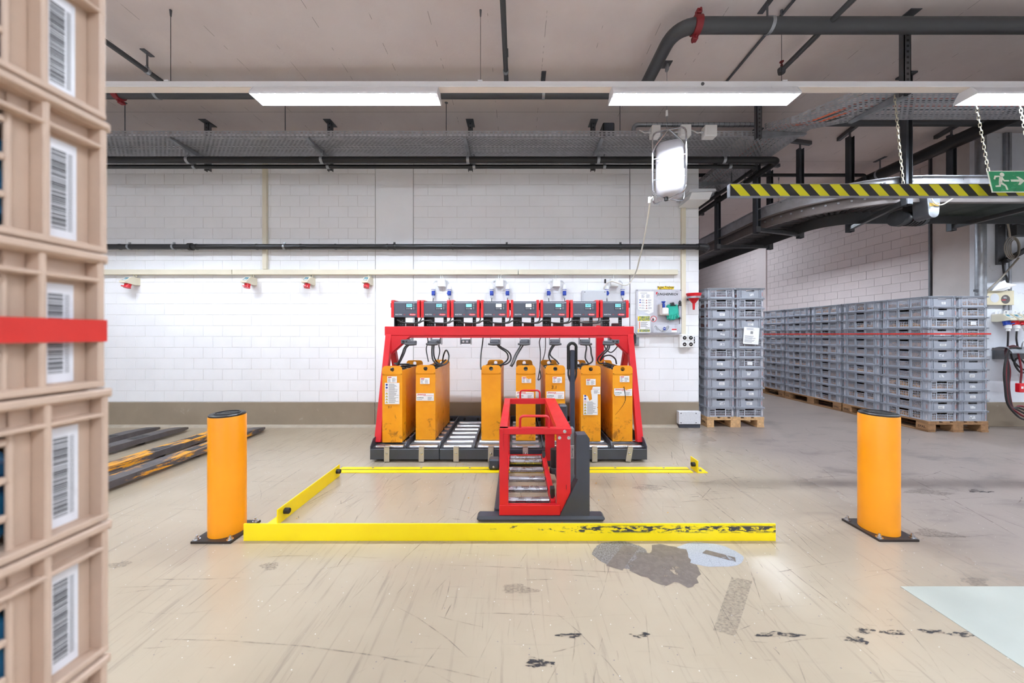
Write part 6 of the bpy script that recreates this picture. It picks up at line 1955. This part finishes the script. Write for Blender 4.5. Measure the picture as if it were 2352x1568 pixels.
# four-way socket box and key holder
def wp_(x, y, d=4.8): return (WX(x, d), WZ(y, d))
a, c = wp_(1559, 767), wp_(1591, 798)
qs = thing('socket_box', 'white four-way socket box below the service board', 'socket', ((a[0] + c[0]) / 2, 4.75, c[1]))
MB().box(a[0], c[0], 4.762, WY - .001, c[1], a[1], .006).build('housing', M_wplast, qs, sm=None)
for i in (0, 1):
    for j in (0, 1):
        xx = a[0] + (.058 + .088 * i); zz = a[1] - (.052 + .09 * j)
        s = MB().box(xx - .041, xx + .041, 4.752, 4.762, zz - .042, zz + .042, .004).build('socket_plate', M_wplast, qs, sm=None)
        MB().lathe([(.026, 0), (.026, -.004), (.022, -.005), (.020, .0)], (xx, 4.752, zz), 20, 'y').build('socket_ring', pm('socket_dark', (72, 66, 70), .4), s)
        MB().lathe([(.007, 0), (.007, -.006)], (xx, 4.7515, zz), 10, 'y').build('socket_core', M_wplast, s)
a = wp_(1594, 781); k_h = thing('key_switch', 'small metal key switch beside the four-way socket box', 'switch', (a[0], 4.8, a[1] - .04))
MB().box(a[0] - .014, a[0] + .014, 4.795, WY - .001, a[1] - .045, a[1] + .045, .004).build('plate', M_galvd, k_h, sm=None)
for s in (-.02, .02): MB().lathe([(.009, 0), (.009, -.016)], (a[0], 4.795, a[1] + s), 12, 'y').build('lock', M_galv, k_h)
# belt reel on the wall beside the beam
br = thing('belt_reel', 'black reel with grey wall plate beside the right beam end', 'reel', (1.38, 4.72, 1.14))
a, c = (WX(1461, 4.75), WZ(794, 4.75)), (WX(1470, 4.75), WZ(774, 4.75)); MB().box(a[0], c[0], 4.78, WY - .001, a[1], c[1], .003).build('wall_plate', M_galv, br, sm=None)
a, c = (WX(1448, 4.72), WZ(792, 4.72)), (WX(1462, 4.72), WZ(764, 4.72)); MB().box(a[0], c[0], 4.70, 4.81, a[1], c[1], .03).build('reel_housing', M_black, br, sm=None)
# speckled white box on the floor
hb = thing('floor_box', 'white speckled box standing at the foot of the wall end', 'box', (2.40, 4.78, 0))
MB().box(2.245, 2.552, 4.742, 4.815, .052, .232, .006).build('cover', pm('speckled_white', (222, 224, 230), .5, var=.1, vscale=70), hb, sm=None)
for q in ((2.275, .205), (2.485, .205), (2.275, .075), (2.485, .075)): MB().lathe([(.008, 0), (.008, -.002)], (q[0], 4.742, q[1]), 10, 'y').build('screw', M_galvd, hb)
MB().box(2.255, 2.55, 4.755, 4.815, 0, .052, .003).build('plinth', M_anth, hb, sm=None)

# ------------------------------------------------------------------ water canister in its cage, hose, emergency light
cx, cy = WX(1536, 3.6), 3.6
cg = thing('canister_cage', 'steel rod cage hanging from the ceiling around the white canister', 'cage', (cx, cy, 2.72))
cor = [Vector((-.205, -.085, 0)), Vector((.085, -.20, 0)), Vector((.205, .085, 0)), Vector((-.085, .20, 0))]
C0 = Vector((cx, cy, 0)); zs, zbt, za = 3.37, 2.735, 3.465
for i in (0, 1):
    p, q = C0 + cor[i], C0 + cor[i + 2]; up = Vector((0, 0, 1))
    pts = fillet([C0 + up * za, p + up * zs, p + up * zbt, q + up * zbt, q + up * zs, C0 + up * za], .07, 6)
    MB().tube(pts, .0085, 10).build('loop', M_chrome, cg)
for zz in (3.10, 2.885): MB().tube([c_ + C0 + Vector((0, 0, zz)) for c_ in cor], .0048, 8, closed=True).build('ring', M_galv, cg)
MB().cyl((cx - .02, cy, za), (cx - .02, cy, ZC - .03), .003, n=8).build('wire', M_galv, cg)
MB().cyl((cx - .02, cy, 3.60), (cx - .02, cy, 3.66), .012, n=12).build('wire_end', M_wplast, cg)
MB().box(cx - .06, cx + .02, cy - .05, cy + .05, ZC - .008, ZC).build('ceiling_plate', M_galvd, cg, sm=None)
MB().box(cx - .03, cx - .005, cy - .02, cy + .02, ZC - .07, ZC - .008).build('pulley', M_galv, cg, sm=None)
cn = thing('canister', 'white plastic water canister hanging in the steel cage', 'canister', (cx, cy, 2.75))
b = MB(); M_ = Matrix.Translation((cx + .008, cy, 0)) @ Matrix.Rotation(-.42, 4, 'Z') @ Matrix.Rotation(.0, 4, 'Y')
w1, w2 = .135, .125
prof = [(2.735, .55), (2.765, .90), (2.83, 1.0), (3.18, 1.0), (3.25, .95), (3.30, .75), (3.315, .45)]
rings = []
for zz, s in prof:
    for k in range(32):
        a = 2 * PI * (k + .5) / 32; ca, sa = math.cos(a), math.sin(a); e = .38
        rings.append(M_ @ Vector((w1 * s * math.copysign(abs(ca) ** e, ca), w2 * s * math.copysign(abs(sa) ** e, sa), zz)))
f = []
for j in range(len(prof) - 1):
    for k in range(32): f.append((j * 32 + k, j * 32 + (k + 1) % 32, (j + 1) * 32 + (k + 1) % 32, (j + 1) * 32 + k))
f += [tuple(range(32))[::-1], tuple(range((len(prof) - 1) * 32, len(prof) * 32))]
b.add(rings, f); b.build('tank', pm('canister_plastic', (196, 193, 198), .35, var=.03), cn, sm=1.0)
MB().cyl((cx - .04, cy - .03, 2.70), (cx - .04, cy - .03, 2.74), .02, n=14).build('drain_cap', M_black, cn)
hs = thing('water_hose', 'pale water hose drooping from the canister to the chargers', 'hose', (WX(1440, 4.5), 4.5, 1.9))
P = [(1500, 452, 3.62), (1494, 458, 3.62), (1492, 470, 3.66), (1488, 500, 3.8), (1478, 555, 4.05), (1470, 590, 4.3), (1463, 618, 4.52), (1456, 634, 4.66), (1446, 650, 4.70), (1434, 655, 4.70), (1420, 650, 4.70), (1404, 646, 4.70), (1394, 650, 4.71), (1388, 658, 4.72), (1387, 664, 4.74)]
MB().tube(catmull([(WX(a, d), d, WZ(c, d)) for a, c, d in P], 6), .0085, 10).build('tube', pm('hose_pale', (226, 222, 212), .4), hs)
MB().cyl((WX(1491, 3.63), 3.63, WZ(466, 3.63)), (WX(1491.5, 3.62), 3.62, WZ(452, 3.62)), .013, n=12).build('fitting', M_wplast, hs)
MB().cyl((WX(1390, 4.7), 4.7, WZ(650, 4.7)), (WX(1390, 4.7), 4.7, WZ(641, 4.7)), .013, n=12).build('valve', M_black, hs)
a = WX(1579, 4.5); zc_ = WZ(445, 4.5)
em = thing('emergency_lamp', 'white emergency luminaire at the upper end of the white wall', 'lamp', (a + .17, 4.6, zc_ - .08))
MB().prism([(a + .08, zc_ + .06), (a + .36, zc_ + .06), (a + .37, zc_ + .035), (a + .0, zc_ + .015), (a + .02, zc_ + .045)], 'y', 4.48, 4.82).build('housing', M_gplast, em, sm=None)
MB().prism([(a + .06, zc_ + .018), (a + .33, zc_ + .028), (a + .29, zc_ - .075), (a + .02, zc_ - .075)], 'y', 4.50, 4.80).build('diffuser', M_wplast, em, sm=None)

# ------------------------------------------------------------------ gear on the wall at the right picture edge
sp_ = thing('steel_pipe', 'vertical bright steel pipe at the corner of the passage', 'pipe', (6.47, 4.76, 0))
MB().cyl((6.47, 4.765, 0), (6.47, 4.765, ZC), .052, n=24).build('pipe', M_galv, sp_)
MB().lathe([(.07, 0), (.07, .02), (.055, .03)], (6.47, 4.765, 0), 20).build('floor_collar', M_galvd, sp_)
for zz in (1.9, 3.3): MB().box(6.40, 6.56, 4.75, 4.79, zz, zz + .03).build('pipe_clamp', M_galvd, sp_, sm=None)
t = thing('corner_conduit', 'slim steel conduit in the joint of the passage wall', 'conduit', (6.60, 5.455, 0))
MB().box(6.585, 6.625, 5.445, 5.468, 0, ZC).build('profile', M_galvd, t, sm=None)
D = 4.76
def rp(x, y, d=D): return Vector((WX(x, d), d, WZ(y, d)))
mb = thing('wall_bracket', 'dark steel bracket with an arm on the wall at the right edge', 'bracket', rp(2315, 607))
a, c = rp(2301, 606), rp(2325, 512); MB().box(a.x, c.x, 4.80, WY - .001, a.z, c.z, .003).build('plate', M_galvd, mb, sm=None)
a, c = rp(2322, 542), rp(2400, 518); MB().box(a.x, c.x, 4.70, 4.80, a.z, c.z, .004).build('arm', M_pgrey, mb, sm=None)
MB().bar(rp(2308, 600), rp(2380, 560), .05, .05).build('strut', M_pgrey, mb, sm=None)
for q in ((2305, 518), (2320, 518), (2305, 600), (2320, 600)):
    p = rp(*q); MB().lathe([(.012, 0), (.012, -.01)], (p.x, 4.80, p.z), 8, 'y').build('bolt', M_galv, mb)
pr = thing('channel_post', 'vertical double channel behind the bracket at the right edge', 'channel', (rp(2328, 700).x, 4.8, 1.2))
for q in (2322, 2330): a = rp(q, 480); MB().box(a.x - .018, a.x + .018, 4.795, WY - .001, rp(0, 712).z, rp(0, 300).z, .002).build('channel', M_galv, pr, sm=None)
co = thing('cable_coil', 'coiled grey cable hung on the bracket at the right edge', 'cable', rp(2325, 596))
for k in range(4):
    pts = [rp(2325 + (18 - 3.0 * k) * math.sin(2 * PI * i / 28) + k * 1.6, 569 - (26 - 2.4 * k) * math.cos(2 * PI * i / 28), 4.66 + .012 * k) for i in range(28)]
    MB().tube(pts, .006, 8, closed=True).build('turn', pm('grey_cable', (150, 142, 130), .5), co)
MB().tube(catmull([rp(2310, 500, 4.6), rp(2316, 520, 4.62), rp(2320, 545, 4.64)], 6), .010, 8).build('upper_end', MATS['grey_cable'], co)
MB().tube(catmull([rp(2340, 592, 4.66), rp(2320, 615, 4.68), rp(2298, 640, 4.70), rp(2278, 658, 4.72), rp(2266, 672, 4.74), rp(2264, 690, 4.76)], 6), .010, 8).build('lower_end', MATS['grey_cable'], co)
bl = thing('black_lead', 'black lead hanging below the wall bracket at the right edge', 'cable', rp(2310, 650))
MB().tube(catmull([rp(2310, 592), rp(2304, 605), rp(2306, 625), rp(2313, 640), rp(2314, 665)], 6), .010, 8).build('lead', M_cable, bl)
bp_ = thing('beige_panel', 'beige notice panel with two round stickers behind the last crates', 'panel', rp(2300, 700))
a, c = rp(2262, 700), rp(2333, 667); MB().box(a.x, c.x, 4.775, 4.79, a.z, c.z, .002).build('panel', pm('panel_beige', (216, 206, 176), .5), bp_, sm=None)
MB().box(a.x + .03, c.x - .03, 4.79, WY - .001, a.z + .02, c.z - .02).build('backing', M_galvd, bp_, sm=None)
for q, m in (((2288, 684), M_gplast), ((2313, 687), pm('sticker_dark', (92, 86, 84), .5))):
    p = rp(*q); st = MB().prism([(p.x + .062 * math.cos(k * PI / 12), p.z + .062 * math.sin(k * PI / 12)) for k in range(24)], 'y', 4.773, 4.7748).build('round_sticker', m, bp_, sm=None)
    if m is not M_gplast: MB().box(p.x - .055, p.x + .0, 4.7724, 4.773, p.z - .014, p.z - .004).build('red_print', M_redp, st, sm=None); lines(st, p.x - .03, p.x + .03, p.z + .012, p.z + .036, 2, M_wplast, 3, 4.773)
lp = thing('loose_papers', 'loose sheets of paper tucked behind the beige panel', 'papers', rp(2302, 668))
for k, q in enumerate((((2278, 668), (2297, 646), (2324, 655), (2306, 668)), ((2292, 650), (2308, 643), (2309, 664), (2296, 668)))):
    P = [rp(*z_, 4.745 + .012 * k) for z_ in q]; P[2].y -= .05
    b = MB(); b.add(P + [p + Vector((0, .001, 0)) for p in P], [(0, 1, 2, 3), (7, 6, 5, 4), (0, 4, 5, 1), (1, 5, 6, 2), (2, 6, 7, 3), (3, 7, 4, 0)]); b.build('sheet', M_paper, lp, sm=None)
for i, px in enumerate((2290, 2309, 2329, 2348)):
    p = rp(px, 731, 4.80)
    s = cee_socket(p.x, p.z, WY - .002, ('blue wall socket right behind the last crates', 'red wall socket right of the blue one', 'second red wall socket right of the blue one', 'red wall socket at the right picture edge')[i], red=i > 0, cond=False, group='sockets at the right picture edge')
    q = Vector((p.x, WY - .13, p.z - .09))
    pl = thing('mains_plug', 'white plug in the %s socket at the right edge' % ('blue', 'first red', 'second red', 'last red')[i], 'plug', q - Vector((0, 0, .2)), 'plugs at the right picture edge')
    MB().lathe([(.030, 0), (.030, -.05), (.020, -.06), (.020, -.085), (.012, -.09)], (q.x, q.y - .01, q.z - .002), 16).build('body', M_wplast, pl)
    e = Vector((q.x + .06 + .04 * i, q.y + .04, q.z - .40))
    MB().tube(catmull([q + Vector((0, -.01, -.085)), q + Vector((.01, 0, -.20)), q + Vector((.05 + .02 * i, .03, -.30)), e], 6), .009, 8).build('lead', M_cable, pl)
    MB().tube(catmull([(p.x - .02, WY - .03, p.z + .05), (p.x - .015, WY - .03, p.z + .10), (p.x + .03, WY - .03, p.z + .10), (p.x + .035, WY - .03, p.z + .05)], 5), .007, 8).build('conduit_loop', M_wplast, pl)
hk = thing('cable_hanger', 'curved steel cable hanger on the wall at the right edge', 'hanger', rp(2310, 815))
a = rp(2278, 812); b = MB()
pr_ = [(4.83 - .16 + .11 * math.cos(t_), a.z + .0 + .10 * math.sin(t_)) for t_ in [PI * .15 + PI * .8 * k / 12 for k in range(13)]]
for k in range(12): b.add([(a.x, *pr_[k]), (a.x + .75, *pr_[k]), (a.x + .75, *pr_[k + 1]), (a.x, *pr_[k + 1])], [(0, 1, 2, 3)])
b.build('saddle', M_galv, hk)
MB().tube(catmull([(a.x + .2, 4.62, a.z + .02), (a.x + .2, 4.58, a.z + .20), (a.x + .5, 4.58, a.z + .22), (a.x + .52, 4.62, a.z + .06)], 6), .006, 8).build('wire_guard', M_galv, hk)
MB().box(a.x + .1, a.x + .7, 4.80, WY - .001, a.z - .08, a.z + .08).build('back_plate', M_galvd, hk, sm=None)
for k in range(5):
    lab = 'battery charging cable loop on the steel hanger, ' + ('outermost', 'second', 'third', 'fourth', 'innermost')[k]
    m = (M_cable, pm('dark_red_cable', (110, 22, 34), .5), M_cable, M_cable, MATS['dark_red_cable'])[k] if k == 1 or 'dark_red_cable' in MATS else M_cable
    d = 4.60 + .02 * k
    pts = [rp(2345, 800, d), rp(2330 - k, 798 - k, d), rp(2316 - 1.5 * k, 806, d), rp(2307 + 3 * k, 850, d), rp(2309 + 2 * k, 890, d), rp(2314 + 3 * k, 925 + 3 * k, d), rp(2330 + 3 * k, 948 - 4 * k, d), rp(2352 + 3 * k, 963 - 6 * k, d), rp(2390, 960, d)]
    tag(MB().tube(catmull(pts, 7), .012, 8).build('charging_cable_loop', m), lab, 'cable', 'charging cables looped at the right edge')
rpn = thing('battery_connector', 'red battery connector hanging below the hanger at the right edge', 'connector', rp(2345, 900, 4.6))
p = rp(2344, 890, 4.6); MB().box(p.x - .05, p.x + .07, 4.57, 4.62, p.z - .06, p.z + .06, .006).build('housing', M_redp, rpn, sm=None)
for i in (0, 1): MB().box(p.x - .035 + .035 * i, p.x - .01 + .035 * i, 4.568, 4.571, p.z - .01, p.z + .02).build('contact', M_wplast, rpn, sm=None)
MB().tube(catmull([(p.x, 4.60, p.z + .06), (p.x + .01, 4.60, p.z + .25), (p.x - .01, 4.62, p.z + .5)], 6), .010, 8).build('lead', MATS['dark_red_cable'], rpn)
kn = thing('tied_lead', 'bundled black lead tied below the hanger at the right edge', 'cable', rp(2338, 860, 4.65))
P = [(2322, 812), (2326, 826), (2336, 838), (2346, 846), (2356, 852), (2346, 856), (2336, 846), (2330, 832), (2338, 822), (2350, 830), (2358, 840)]
MB().tube(catmull([rp(x, y, 4.66 - .004 * i) for i, (x, y) in enumerate(P)], 6), .010, 8).build('lead', M_cable, kn)
